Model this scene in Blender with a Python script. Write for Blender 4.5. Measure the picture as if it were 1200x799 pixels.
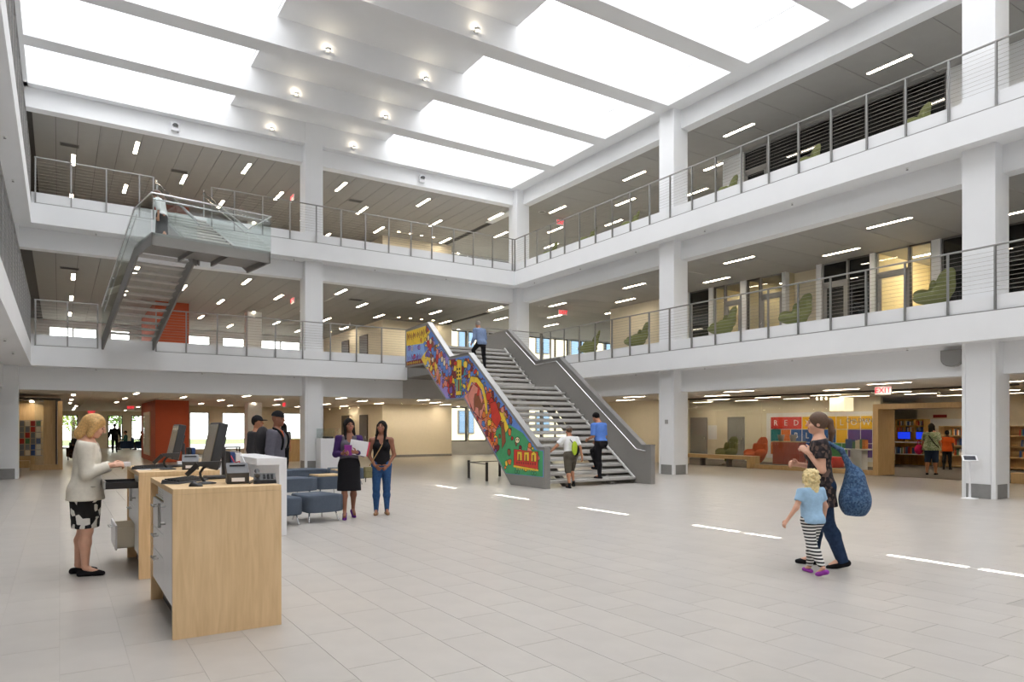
import bpy, bmesh, math, random
import numpy as np
from mathutils import Vector, Matrix
random.seed(7)
R = math.radians
sc = bpy.context.scene
for o in list(bpy.data.objects):
    bpy.data.objects.remove(o)
col = sc.collection

# ------------------------------------------------------------------ camera, sky, exposure
cam_d = bpy.data.cameras.new('camera')
cam_d.sensor_width = 36.0
cam_d.lens = 823.87 / 1200 * 36.0
cam_d.shift_y = (500.64 - 399.5) / 1200
cam_d.clip_end = 400
cam = bpy.data.objects.new('camera', cam_d)
col.objects.link(cam)
cam.location = (0, 0, 1.6)
cam.rotation_euler = (R(90), 0, -0.5718)
sc.camera = cam

world = bpy.data.worlds.new('overcast_sky')
sc.world = world
world.use_nodes = True
wn, wl = world.node_tree.nodes, world.node_tree.links
bg = wn['Background']
bg.inputs[0].default_value = (1.0, 0.99, 0.975, 1)
bg.inputs[1].default_value = 5.5
world.cycles.sampling_method = 'MANUAL'
world.cycles.sample_map_resolution = 64

vs = sc.view_settings
vs.view_transform = 'Standard'
vs.look = 'None'
vs.gamma = 1.0
vs.use_curve_mapping = False
vs.exposure = 0.12
sc.cycles.max_bounces = 10
sc.cycles.diffuse_bounces = 6
sc.cycles.glossy_bounces = 3
sc.cycles.transmission_bounces = 6
sc.cycles.transparent_max_bounces = 12
sc.cycles.caustics_reflective = False
sc.cycles.caustics_refractive = False
sc.cycles.sample_clamp_indirect = 6.0
sc.cycles.use_denoising = True


def area(name, loc, sx, sy, rot=(0, 0, 0), power=100, portal=False, color=(1, 1, 1), spread=None):
    d = bpy.data.lights.new(name, 'AREA')
    d.shape = 'RECTANGLE'
    d.size, d.size_y = sx, sy
    d.energy = power
    d.color = color
    if spread is not None:
        d.spread = spread
    if portal:
        d.cycles.is_portal = True
    o = bpy.data.objects.new(name, d)
    o.location = loc
    o.rotation_euler = rot
    col.objects.link(o)
    return o


# ------------------------------------------------------------------ shared dimensions (metres)
XL, XR, YB, YN = -0.74, 17.03, 26.25, -6.0     # atrium edges: left, right, back, near end
F2, F3 = 4.48, 8.89                            # upper floor levels
SB = {1: (3.517, 4.13), 2: (7.918, 8.54)}      # slab edge bands (bottom, top)
BM = {1: 2.80, 2: 7.29, 3: 11.74}              # underside of the edge beams
CE = {1: 2.84, 2: 7.34, 3: 11.79}              # ceilings
BX, BY = 17.75, 26.97                          # faces of the edge beams
ZS = 12.37                                     # roof soffit / underside of roof beams
XE, YE = 34.0, 45.0                            # outer walls
XW = -12.0


# ------------------------------------------------------------------ materials
def s2l(c):
    return tuple(((v / 255) / 12.92 if v / 255 <= 0.04045 else ((v / 255 + 0.055) / 1.055) ** 2.4) for v in c)


MATS = {}


def mat(name, rgb, rough=0.5, metal=0.0, var=0.05, scale=6.0, bump=0.0, emit=0.0, spec=0.5, stretch=None, coord='Object', objvar=0.0, ecol=None):
    m = bpy.data.materials.new(name)
    m.use_nodes = True
    nt = m.node_tree
    b = nt.nodes['Principled BSDF']
    c = s2l(rgb)
    b.inputs['Roughness'].default_value = rough
    b.inputs['Metallic'].default_value = metal
    b.inputs['Specular IOR Level'].default_value = spec
    if emit:
        b.inputs['Base Color'].default_value = (*c, 1)
        b.inputs['Emission Color'].default_value = (*(s2l(ecol) if ecol else c), 1)
        b.inputs['Emission Strength'].default_value = emit
        MATS[name] = m
        return m
    tc = nt.nodes.new('ShaderNodeTexCoord')
    mp = nt.nodes.new('ShaderNodeMapping')
    if stretch:
        mp.inputs['Scale'].default_value = stretch
    nt.links.new(tc.outputs[coord], mp.inputs[0])
    nz = nt.nodes.new('ShaderNodeTexNoise')
    nz.inputs['Scale'].default_value = scale
    nz.inputs['Detail'].default_value = 5
    nt.links.new(mp.outputs[0], nz.inputs['Vector'])
    rmp = nt.nodes.new('ShaderNodeMapRange')
    rmp.inputs['From Min'].default_value = 0.3
    rmp.inputs['From Max'].default_value = 0.7
    rmp.inputs['To Min'].default_value = 1 - var
    rmp.inputs['To Max'].default_value = 1 + var
    nt.links.new(nz.outputs['Fac'], rmp.inputs['Value'])
    val = rmp.outputs[0]
    if objvar:
        oi = nt.nodes.new('ShaderNodeObjectInfo')
        r2 = nt.nodes.new('ShaderNodeMapRange')
        r2.inputs['To Min'].default_value = 1 - objvar
        r2.inputs['To Max'].default_value = 1 + objvar
        nt.links.new(oi.outputs['Random'], r2.inputs['Value'])
        mm = nt.nodes.new('ShaderNodeMath')
        mm.operation = 'MULTIPLY'
        nt.links.new(val, mm.inputs[0])
        nt.links.new(r2.outputs[0], mm.inputs[1])
        val = mm.outputs[0]
    mx = nt.nodes.new('ShaderNodeVectorMath')
    mx.operation = 'SCALE'
    mx.inputs[0].default_value = c
    nt.links.new(val, mx.inputs['Scale'])
    nt.links.new(mx.outputs[0], b.inputs['Base Color'])
    if bump:
        bp = nt.nodes.new('ShaderNodeBump')
        bp.inputs['Strength'].default_value = bump
        bp.inputs['Distance'].default_value = 0.01
        nt.links.new(nz.outputs['Fac'], bp.inputs['Height'])
        nt.links.new(bp.outputs[0], b.inputs['Normal'])
    MATS[name] = m
    return m


def glassmat(name, tint=(0.96, 0.98, 0.975), refl=0.04, rough=0.02):
    m = bpy.data.materials.new(name)
    m.use_nodes = True
    nt = m.node_tree
    nt.nodes.remove(nt.nodes['Principled BSDF'])
    out = nt.nodes['Material Output']
    tr = nt.nodes.new('ShaderNodeBsdfTransparent')
    tr.inputs[0].default_value = (*tint, 1)
    gl = nt.nodes.new('ShaderNodeBsdfGlossy')
    gl.inputs['Roughness'].default_value = rough
    fr = nt.nodes.new('ShaderNodeLayerWeight')
    fr.inputs['Blend'].default_value = 0.25
    mth = nt.nodes.new('ShaderNodeMath')
    mth.operation = 'MULTIPLY_ADD'
    mth.inputs[1].default_value = 0.35
    mth.inputs[2].default_value = refl
    nt.links.new(fr.outputs['Fresnel'], mth.inputs[0])
    mix = nt.nodes.new('ShaderNodeMixShader')
    nt.links.new(mth.outputs[0], mix.inputs[0])
    nt.links.new(tr.outputs[0], mix.inputs[1])
    nt.links.new(gl.outputs[0], mix.inputs[2])
    nt.links.new(mix.outputs[0], out.inputs[0])
    MATS[name] = m
    return m


def woodmat(name, rgb, rgb2, rough=0.4, stretch=(14, 14, 1.2), scale=2.2):
    m = mat(name, rgb, rough)
    nt = m.node_tree
    b = nt.nodes['Principled BSDF']
    for l in list(b.inputs['Base Color'].links):
        nt.links.remove(l)
    tc = nt.nodes.new('ShaderNodeTexCoord')
    mp = nt.nodes.new('ShaderNodeMapping')
    mp.inputs['Scale'].default_value = stretch
    nt.links.new(tc.outputs['Object'], mp.inputs[0])
    nz = nt.nodes.new('ShaderNodeTexNoise')
    nz.inputs['Scale'].default_value = scale
    nz.inputs['Detail'].default_value = 6
    nz.inputs['Distortion'].default_value = 0.6
    nt.links.new(mp.outputs[0], nz.inputs['Vector'])
    cr = nt.nodes.new('ShaderNodeValToRGB')
    cr.color_ramp.elements[0].position = 0.3
    cr.color_ramp.elements[0].color = (*s2l(rgb2), 1)
    cr.color_ramp.elements[1].position = 0.72
    cr.color_ramp.elements[1].color = (*s2l(rgb), 1)
    nt.links.new(nz.outputs['Fac'], cr.inputs[0])
    nt.links.new(cr.outputs[0], b.inputs['Base Color'])
    return m


WHITE = mat('white_paint', (236, 237, 238), 0.6, var=0.012, scale=1.5)
COLW = mat('white_cladding', (237, 238, 239), 0.45, var=0.012, scale=1.5)
CEIL = mat('grey_ceiling_panel', (160, 158, 154), 0.8, var=0.02, scale=3, objvar=0.02)
CEILB = mat('ceiling_slot_dark', (70, 68, 66), 0.8)
CEILG = mat('cream_ceiling', (226, 220, 210), 0.8, var=0.02)
GREYS = mat('grey_steel_cladding', (138, 135, 131), 0.5, metal=0.0, var=0.02)
GREYT = mat('grey_stone_tread', (184, 181, 176), 0.55, var=0.06, scale=9)
RAIL = mat('satin_steel', (150, 149, 147), 0.38, metal=0.7, var=0.02)
CABLE = mat('steel_cable', (165, 160, 152), 0.4, metal=0.6, var=0.0)
BASEG = mat('grey_base_tile', (142, 141, 139), 0.5, var=0.06)
TILE = mat('floor_tile', (182, 177, 171), 0.3, var=0.04, scale=3.5, objvar=0.03, spec=0.4)
GROUT = mat('grout', (176, 171, 165), 0.5)
CARPET = mat('grey_carpet', (98, 92, 86), 0.95, var=0.25, scale=30)
BEIGE = mat('beige_wall', (232, 222, 200), 0.75, var=0.015)
REDO = mat('brick_red_wall', (176, 78, 46), 0.7, var=0.03)
MAPLE = woodmat('maple_veneer', (240, 207, 160), (226, 191, 142))
OAK = woodmat('pale_oak', (206, 176, 130), (190, 158, 112))
GLASS = glassmat('clear_glass')
GLASSG = glassmat('greenish_glass', (0.955, 0.985, 0.975), 0.04)
GLASSD = glassmat('dark_tinted_glass', (0.30, 0.32, 0.32), 0.10)
SKYG = glassmat('skylight_glass', (0.97, 0.98, 1.0), 0.0)
BLACK = mat('black_plastic', (38, 38, 40), 0.4, var=0.05)
DGREY = mat('dark_grey_plastic', (66, 67, 70), 0.45, var=0.05)
DARKFR = mat('dark_bronze_frame', (74, 70, 66), 0.5, metal=0.3)
DOORD = mat('dark_brown_door', (84, 72, 60), 0.5)
LAMPW = mat('lamp_diffuser', (255, 246, 228), 0.5, emit=30.0, ecol=(255, 238, 210))
LAMPF = mat('lamp_housing', (225, 225, 222), 0.5)
SPOTW = mat('spot_lens', (255, 240, 210), 0.5, emit=30.0, ecol=(255, 226, 180))
EXITR = mat('exit_red', (235, 30, 50), 0.5, emit=1.6, ecol=(255, 30, 60))
CHROME = mat('chrome', (215, 216, 218), 0.15, metal=1.0, var=0.0)
WLAM = mat('white_laminate', (238, 238, 240), 0.3, var=0.01)


# ------------------------------------------------------------------ mesh builder
def wmat(o):
    m = o.matrix_basis.copy()
    p = o.parent
    while p is not None:
        m = p.matrix_basis @ m
        p = p.parent
    return m


class MB:
    def __init__(s):
        s.v, s.f, s.sm, s.mi = [], [], [], []

    def add(s, vs_, fs_, smooth=False, mi=0):
        n = len(s.v)
        s.v += [tuple(v) for v in vs_]
        for f in fs_:
            s.f.append(tuple(i + n for i in f))
            s.sm.append(smooth)
            s.mi.append(mi)
        return s

    def box(s, x0, y0, z0, x1, y1, z1, mi=0):
        x0, x1 = min(x0, x1), max(x0, x1)
        y0, y1 = min(y0, y1), max(y0, y1)
        z0, z1 = min(z0, z1), max(z0, z1)
        vs_ = [(x, y, z) for z in (z0, z1) for y in (y0, y1) for x in (x0, x1)]
        return s.add(vs_, [(0, 2, 3, 1), (4, 5, 7, 6), (0, 1, 5, 4), (2, 6, 7, 3), (0, 4, 6, 2), (1, 3, 7, 5)], mi=mi)

    def rbox(s, x0, y0, z0, x1, y1, z1, r=0.01, mi=0):
        # box with chamfered edges
        bm = bmesh.new()
        bmesh.ops.create_cube(bm, size=1)
        for v in bm.verts:
            v.co = ((x0 + x1) / 2 + v.co.x * (x1 - x0), (y0 + y1) / 2 + v.co.y * (y1 - y0), (z0 + z1) / 2 + v.co.z * (z1 - z0))
        bmesh.ops.bevel(bm, geom=list(bm.edges), offset=r, segments=2, affect='EDGES', profile=0.5)
        bm.verts.index_update()
        s.add([v.co[:] for v in bm.verts], [tuple(v.index for v in f.verts) for f in bm.faces], mi=mi)
        bm.free()
        return s

    def hexa(s, p, mi=0):
        # eight corners: bottom four (ccw), top four
        return s.add(p, [(3, 2, 1, 0), (4, 5, 6, 7), (0, 1, 5, 4), (1, 2, 6, 5), (2, 3, 7, 6), (3, 0, 4, 7)], mi=mi)

    def bar(s, p, q, w, h, up=(0, 0, 1), mi=0):
        p, q = Vector(p), Vector(q)
        d = (q - p).normalized()
        u = Vector(up)
        if abs(d.dot(u)) > 0.99:
            u = Vector((0, 1, 0))
        a = d.cross(u).normalized()
        b = a.cross(d)
        a, b = a * w / 2, b * h / 2
        return s.hexa([p - a - b, p + a - b, q + a - b, q - a - b, p - a + b, p + a + b, q + a + b, q - a + b], mi)

    def tube(s, pts, r, n=8, mi=0, cap=True, rs=None):
        pts = [Vector(p) for p in pts]
        rings = []
        prev = None
        for i, p in enumerate(pts):
            d = (pts[min(i + 1, len(pts) - 1)] - pts[max(i - 1, 0)]).normalized()
            if prev is None:
                u = Vector((0, 0, 1)) if abs(d.z) < 0.95 else Vector((1, 0, 0))
                a = d.cross(u).normalized()
            else:
                a = (prev - d * prev.dot(d)).normalized()
            prev = a
            b = d.cross(a)
            rr = rs[i] if rs else r
            rings.append([p + a * (math.cos(t) * rr) + b * (math.sin(t) * rr) for t in (2 * math.pi * k / n for k in range(n))])
        vs_ = [v for ring in rings for v in ring]
        fs_ = [(i * n + k, i * n + (k + 1) % n, (i + 1) * n + (k + 1) % n, (i + 1) * n + k) for i in range(len(pts) - 1) for k in range(n)]
        s.add(vs_, fs_, smooth=True, mi=mi)
        if cap:
            m = len(pts) - 1
            s.add(rings[0], [tuple(range(n))[::-1]], mi=mi)
            s.add(rings[m], [tuple(range(n))], mi=mi)
        return s

    def lathe(s, prof, c, n=20, mi=0):
        # prof: list of (radius, z); c: centre
        vs_ = [(c[0] + r * math.cos(2 * math.pi * k / n), c[1] + r * math.sin(2 * math.pi * k / n), c[2] + z) for r, z in prof for k in range(n)]
        fs_ = [(i * n + k, i * n + (k + 1) % n, (i + 1) * n + (k + 1) % n, (i + 1) * n + k) for i in range(len(prof) - 1) for k in range(n)]
        s.add(vs_, fs_, smooth=True, mi=mi)
        return s

    def prism(s, poly, a, b, axis='x', mi=0):
        # poly: 2-D outline; extruded along axis from a to b
        def mk(p, t):
            return {'x': (t, p[0], p[1]), 'y': (p[0], t, p[1]), 'z': (p[0], p[1], t)}[axis]
        n = len(poly)
        vs_ = [mk(p, a) for p in poly] + [mk(p, b) for p in poly]
        fs_ = [tuple(range(n))[::-1], tuple(range(n, 2 * n))] + [(i, (i + 1) % n, n + (i + 1) % n, n + i) for i in range(n)]
        return s.add(vs_, fs_, mi=mi)

    def xf(s, M_):
        s.v = [tuple(M_ @ Vector(v)) for v in s.v]
        return s

    def build(s, name, material, parent=None, world=True, fixn=True):
        me = bpy.data.meshes.new(name)
        vs_ = s.v
        loc = None
        if parent is not None:
            if world:
                inv = wmat(parent).inverted()
                vs_ = [tuple(inv @ Vector(v)) for v in vs_]
        else:
            a = np.array(vs_)
            mn, mxx = a.min(0), a.max(0)
            loc = ((mn[0] + mxx[0]) / 2, (mn[1] + mxx[1]) / 2, mn[2])
            vs_ = [tuple(v) for v in (a - np.array(loc))]
        me.from_pydata(vs_, [], s.f)
        mats_ = material if isinstance(material, (list, tuple)) else [material]
        for m in mats_:
            me.materials.append(m)
        me.polygons.foreach_set('use_smooth', s.sm)
        if len(mats_) > 1:
            me.polygons.foreach_set('material_index', s.mi)
        if fixn:
            bm = bmesh.new()
            bm.from_mesh(me)
            bmesh.ops.recalc_face_normals(bm, faces=bm.faces)
            bm.to_mesh(me)
            bm.free()
        o = bpy.data.objects.new(name, me)
        if loc:
            o.location = loc
        o.parent = parent
        col.objects.link(o)
        return o


def tag(o, label=None, cat=None, group=None, kind=None):
    if label:
        o['label'] = label
    if cat:
        o['category'] = cat
    if group:
        o['group'] = group
    if kind:
        o['kind'] = kind
    return o


def thing(name, loc, label, cat, group=None, rz=0.0):
    o = bpy.data.objects.new(name, None)
    o.empty_display_size = 0.2
    o.location = loc
    o.rotation_euler = (0, 0, rz)
    col.objects.link(o)
    return tag(o, label, cat, group)


def struct(name, mb, m, parent=None, label=None):
    o = mb.build(name, m, parent)
    if parent is None:
        o['kind'] = 'structure'
        if label:
            o['label'] = label
    return o


def copy_tree(o, parent=None):
    c = o.copy()
    col.objects.link(c)
    c.parent = parent
    for ch in list(o.children):
        copy_tree(ch, c)
    return c


def text_mesh(s, size, depth=0.004, align='CENTER'):
    cu = bpy.data.curves.new('txt', 'FONT')
    cu.body = s
    cu.size = size
    cu.extrude = depth
    cu.align_x = align
    cu.align_y = 'CENTER'
    cu.resolution_u = 2
    o = bpy.data.objects.new('txt', cu)
    col.objects.link(o)
    dg = bpy.context.evaluated_depsgraph_get()
    me = bpy.data.meshes.new_from_object(o.evaluated_get(dg))
    bpy.data.objects.remove(o)
    bpy.data.curves.remove(cu)
    mb = MB()
    mb.add([v.co[:] for v in me.vertices], [tuple(p.vertices) for p in me.polygons])
    bpy.data.meshes.remove(me)
    return mb


# face of a text: which way it reads.  'mx' = on a wall facing -X, 'my' = on a wall facing -Y
def text_on(s, size, loc, face, m, name, parent=None, depth=0.004, bold=0):
    mb = text_mesh(s, size, depth)
    if face == 'my':
        M_ = Matrix(((1, 0, 0), (0, 0, -1), (0, 1, 0))).to_4x4()
    else:
        M_ = Matrix(((0, 0, -1), (-1, 0, 0), (0, 1, 0))).to_4x4()
    mb.xf(Matrix.Translation(loc) @ M_)
    return mb.build(name, m, parent, fixn=False)
# ================================================================== people
def surface_nets(V, lo, res):
    nx, ny, nz = V.shape
    offs = [(i, j, k) for i in (0, 1) for j in (0, 1) for k in (0, 1)]
    S = V < 0
    cnt = np.zeros((nx - 1, ny - 1, nz - 1), np.int8)
    for i, j, k in offs:
        cnt += S[i:nx - 1 + i, j:ny - 1 + j, k:nz - 1 + k]
    mask = (cnt > 0) & (cnt < 8)
    ci, cj, ck = np.nonzero(mask)
    n = len(ci)
    if n == 0:
        return np.zeros((0, 3)), []
    idx = -np.ones(mask.shape, np.int64)
    idx[mask] = np.arange(n)
    C = {o: V[ci + o[0], cj + o[1], ck + o[2]] for o in offs}
    acc = np.zeros((n, 3))
    num = np.zeros(n)
    for a in offs:
        for ax in range(3):
            if a[ax]:
                continue
            b = list(a)
            b[ax] = 1
            b = tuple(b)
            va, vb = C[a], C[b]
            m = (va < 0) != (vb < 0)
            t = np.where(m, va / np.where(m, va - vb, 1), 0)
            p = np.array(a, float)[None, :] + np.zeros((n, 3))
            p[:, ax] = t
            acc += np.where(m[:, None], p, 0)
            num += m
    v = (np.stack([ci, cj, ck], 1) + acc / num[:, None]) * res + np.array(lo)
    faces = []
    for ax in range(3):
        o1, o2 = [(1, 2), (2, 0), (0, 1)][ax]
        sl0 = [slice(None)] * 3
        sl1 = [slice(None)] * 3
        sl0[ax] = slice(0, -1)
        sl1[ax] = slice(1, None)
        A, B = S[tuple(sl0)], S[tuple(sl1)]
        ch = A != B
        gi = np.stack(np.nonzero(ch), 1)
        if not len(gi):
            continue
        ok = (gi[:, o1] > 0) & (gi[:, o2] > 0) & (gi[:, o1] < V.shape[o1] - 1) & (gi[:, o2] < V.shape[o2] - 1)
        gi = gi[ok]
        q = []
        for d1, d2 in ((-1, -1), (0, -1), (0, 0), (-1, 0)):
            g = gi.copy()
            g[:, o1] += d1
            g[:, o2] += d2
            q.append(idx[g[:, 0], g[:, 1], g[:, 2]])
        q = np.stack(q, 1)
        fl = A[gi[:, 0], gi[:, 1], gi[:, 2]]
        q = np.where(fl[:, None], q, q[:, ::-1])
        faces.append(q)
    return v, np.concatenate(faces)


class Field:
    def __init__(s, lo, hi, res):
        s.lo, s.res = np.array(lo, float), res
        s.n = np.maximum(4, np.ceil((np.array(hi) - s.lo) / res).astype(int) + 1)
        s.ax = [s.lo[i] + np.arange(s.n[i]) * res for i in range(3)]
        s.V = np.full(tuple(s.n), .5, np.float32)

    def block(s, lo, hi, m):
        sl_ = []
        for i in range(3):
            a = int(max(0, math.floor((lo[i] - m - s.lo[i]) / s.res)))
            b = int(min(s.n[i], math.ceil((hi[i] + m - s.lo[i]) / s.res) + 1))
            if b <= a:
                return None
            sl_.append(slice(a, b))
        P = np.meshgrid(s.ax[0][sl_[0]], s.ax[1][sl_[1]], s.ax[2][sl_[2]], indexing='ij')
        return tuple(sl_), np.stack(P, -1)

    def put(s, sl_, d, k):
        o = s.V[sl_]
        if k > 0:
            h = np.clip(.5 + .5 * (o - d) / k, 0, 1)
            s.V[sl_] = o * (1 - h) + d * h - k * h * (1 - h)
        else:
            s.V[sl_] = np.minimum(o, d)

    def cone(s, a, b, ra, rb, k=.02, ell=None, fa=False, fb=False):
        a, b = np.array(a, float), np.array(b, float)
        r = max(ra, rb)
        bl = s.block(np.minimum(a, b) - r, np.maximum(a, b) + r, k + .02)
        if bl is None:
            return s
        sl_, P = bl
        ab = b - a
        L2 = ab @ ab + 1e-9
        t = np.clip(((P - a) @ ab) / L2, 0, 1)
        v = P - (a + t[..., None] * ab)
        if ell is not None:
            dr, fc = np.array(ell[0], float), ell[1]
            vd = v @ dr
            v = v + dr * (vd * (1 / fc - 1))[..., None]
        d = np.sqrt((v * v).sum(-1)) - (ra + (rb - ra) * t)
        u = ab / math.sqrt(L2)
        if fb:
            d = np.maximum(d, (P - b) @ u)
        if fa:
            d = np.maximum(d, (a - P) @ u)
        s.put(sl_, d, k)
        return s

    def ball(s, c, r, k=.015, M_=None, sub=False):
        c, r = np.array(c, float), np.array(r, float)
        R_ = r.max()
        bl = s.block(c - R_, c + R_, k + .03)
        if bl is None:
            return s
        sl_, P = bl
        q = P - c
        if M_ is not None:
            q = q @ np.array(M_)
        k0 = np.sqrt(((q / r) ** 2).sum(-1))
        k1 = np.sqrt(((q / r ** 2) ** 2).sum(-1)) + 1e-6
        d = k0 * (k0 - 1) / k1
        if sub:
            s.V[sl_] = np.maximum(s.V[sl_], -d)
        else:
            s.put(sl_, d, k)
        return s

    def plane(s, p, n):
        # remove everything on the side n points to
        p, n = np.array(p, float), np.array(n, float)
        n = n / np.linalg.norm(n)
        d = (s.ax[0] - p[0])[:, None, None] * n[0] + (s.ax[1] - p[1])[None, :, None] * n[1] + (s.ax[2] - p[2])[None, None, :] * n[2]
        s.V = np.maximum(s.V, d)
        return s

    def mesh(s):
        return surface_nets(s.V, s.lo, s.res)


def np_obj(name, parts, mats_, parent):
    """parts: list of (verts, faces, material index array or int)"""
    vs_, fs_, mi = [], [], []
    n = 0
    for v, f, m in parts:
        if len(v) == 0:
            continue
        vs_.append(v)
        fs_.append(np.asarray(f) + n)
        mi.append(np.full(len(f), m) if np.isscalar(m) else m)
        n += len(v)
    if not vs_:
        return None
    V = np.concatenate(vs_)
    Fq = np.concatenate(fs_)
    MI = np.concatenate(mi)
    me = bpy.data.meshes.new(name)
    me.vertices.add(len(V))
    me.vertices.foreach_set('co', V.astype(np.float32).ravel())
    me.loops.add(len(Fq) * 4)
    me.loops.foreach_set('vertex_index', Fq.astype(np.int32).ravel())
    me.polygons.add(len(Fq))
    me.polygons.foreach_set('loop_start', np.arange(0, len(Fq) * 4, 4, dtype=np.int32))
    me.polygons.foreach_set('loop_total', np.full(len(Fq), 4, np.int32))
    me.update(calc_edges=True)
    me.validate()
    for m in mats_:
        me.materials.append(m)
    if len(me.polygons) == len(MI):
        me.polygons.foreach_set('material_index', MI.astype(np.int32))
    me.polygons.foreach_set('use_smooth', np.ones(len(me.polygons), bool))
    o = bpy.data.objects.new(name, me)
    o.parent = parent
    col.objects.link(o)
    return o




def face_to(dx, dy):
    return math.atan2(-dx, dy)


# ================================================================== the setting
# ---- daylight openings: portals guide sky light through the glazing
for px_ in (2.15, 14.1):
    area('skylight_portal', (px_, 10.2, 13.32), 6.0, 32.5, portal=True)
for zz, hh in ((1.8, 1.9), (6.2, 2.2), (10.6, 2.2)):
    area('window_portal', (25.5, 36.2, zz), 12.0, hh, rot=(R(-90), 0, 0), portal=True)
# added spot lamps under the roof, masked to cast thin sun strips on the floor
def sun_strip_spot(y0, y1):
    d = bpy.data.lights.new('sun_strip_spot', 'SPOT')
    d.energy = 60000
    d.spot_size = R(9)
    d.spot_blend = 0.0
    d.shadow_soft_size = 0.0
    d.color = (1, 0.98, 0.94)
    d.use_nodes = True
    nt = d.node_tree
    em = nt.nodes['Emission']
    tc = nt.nodes.new('ShaderNodeTexCoord')
    sx = nt.nodes.new('ShaderNodeSeparateXYZ')
    nt.links.new(tc.outputs['Normal'], sx.inputs[0])
    mul = None
    for ax, lim in (('X', 0.055 / 12.5), ('Y', (y1 - y0) / 2 / 12.5)):
        dv = nt.nodes.new('ShaderNodeMath')
        dv.operation = 'DIVIDE'
        nt.links.new(sx.outputs[ax], dv.inputs[0])
        nt.links.new(sx.outputs['Z'], dv.inputs[1])
        ab = nt.nodes.new('ShaderNodeMath')
        ab.operation = 'ABSOLUTE'
        nt.links.new(dv.outputs[0], ab.inputs[0])
        lt = nt.nodes.new('ShaderNodeMath')
        lt.operation = 'LESS_THAN'
        lt.inputs[1].default_value = lim
        nt.links.new(ab.outputs[0], lt.inputs[0])
        if mul is None:
            mul = lt
        else:
            m2 = nt.nodes.new('ShaderNodeMath')
            m2.operation = 'MULTIPLY'
            nt.links.new(mul.outputs[0], m2.inputs[0])
            nt.links.new(lt.outputs[0], m2.inputs[1])
            mul = m2
    nt.links.new(mul.outputs[0], em.inputs['Strength'])
    o = bpy.data.objects.new('sun_strip_spot', d)
    o.location = (11.0, (y0 + y1) / 2, 12.3)
    o.rotation_euler = (0, math.atan2(11.0 - 8.75, 12.3), 0)
    col.objects.link(o)


for y0, y1 in ((16.35, 17.42), (12.95, 14.26), (9.69, 11.10), (7.18, 8.08), (6.45, 7.02), (3.94, 4.86), (2.90, 3.82)):
    sun_strip_spot(y0, y1)

# ---- ground floor: tiles over a bedding slab
fl = MB().box(XW, -6, -0.3, XE, 72, -0.003)
floor = struct('floor', fl, GROUT)
floor['label'] = 'pale grey stone tile floor of the atrium'
TW, TL = 0.40, 0.90


def attr_tile():
    m = TILE.copy()
    m.name = 'floor_tile_field'
    nt = m.node_tree
    oi = [n for n in nt.nodes if n.bl_idname == 'ShaderNodeObjectInfo'][0]
    at = nt.nodes.new('ShaderNodeAttribute')
    at.attribute_name = 'rnd'
    for l in list(oi.outputs['Random'].links):
        nt.links.new(at.outputs['Fac'], l.to_socket)
    return m


tiles = []
cy_, sy_ = math.cos(0.5718), math.sin(0.5718)
nx0, nx1 = int((XW + 0.1) / TW), int(22.8 / TW)
for i in range(nx0, nx1):
    x = i * TW
    off = (0.0, 0.46, 0.23, 0.69)[i % 4]
    for j in range(-7, 75):
        y = j * TL + off
        if y + TL > 71.9 or y < -5.9:
            continue
        cx_, cyy = x + TW / 2, y + TL / 2
        d = cx_ * sy_ + cyy * cy_
        u = (cx_ * cy_ - cyy * sy_) / d if d > 0.5 else 99
        vis = d > 3.6 and -0.76 < u < 0.78
        tiles.append((d if vis else 900 + abs(d), x, y, d))
tiles.sort()
near = tiles[:290]
rest = [t for t in tiles[290:] if t[0] < 900 or t[3] < 6]
tmb = MB().box(-TW / 2 + 0.0015, -TL / 2 + 0.0015, -0.003, TW / 2 - 0.0015, TL / 2 - 0.0015, 0.0)
t0 = tmb.build('tile', TILE, floor, world=False)
for k, (_, x, y, d) in enumerate(near):
    o = t0 if k == 0 else t0.copy()
    if k:
        col.objects.link(o)
    p = Vector((x + TW / 2, y + TL / 2, 0.0)) - floor.location
    o.location = p
    o.parent = floor
vs_, fs_, rn = [], [], []
for _, x, y, d in rest:
    n = len(vs_)
    x0, x1, y0, y1 = x + .002, x + TW - .002, y + .002, y + TL - .002
    vs_ += [(x0, y0, 0), (x1, y0, 0), (x1, y1, 0), (x0, y1, 0), (x0, y0, -.003), (x1, y0, -.003), (x1, y1, -.003), (x0, y1, -.003)]
    fs_ += [(n, n + 1, n + 2, n + 3), (n + 4, n + 5, n + 1, n), (n + 5, n + 6, n + 2, n + 1), (n + 6, n + 7, n + 3, n + 2), (n + 7, n + 4, n, n + 3)]
    rn += [random.random()] * 5
me = bpy.data.meshes.new('tile_field')
me.from_pydata([tuple(Vector(v) - floor.location) for v in vs_], [], fs_)
me.attributes.new('rnd', 'FLOAT', 'FACE').data.foreach_set('value', rn)
me.materials.append(attr_tile())
o = bpy.data.objects.new('tile_field', me)
o.parent = floor
o['kind'] = 'stuff'
col.objects.link(o)
cp = MB().box(22.98, -6, -0.006, XE, 36, 0.004)
struct('floor_carpet', cp, CARPET, label='dark grey carpet of the room behind the glass')

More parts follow.
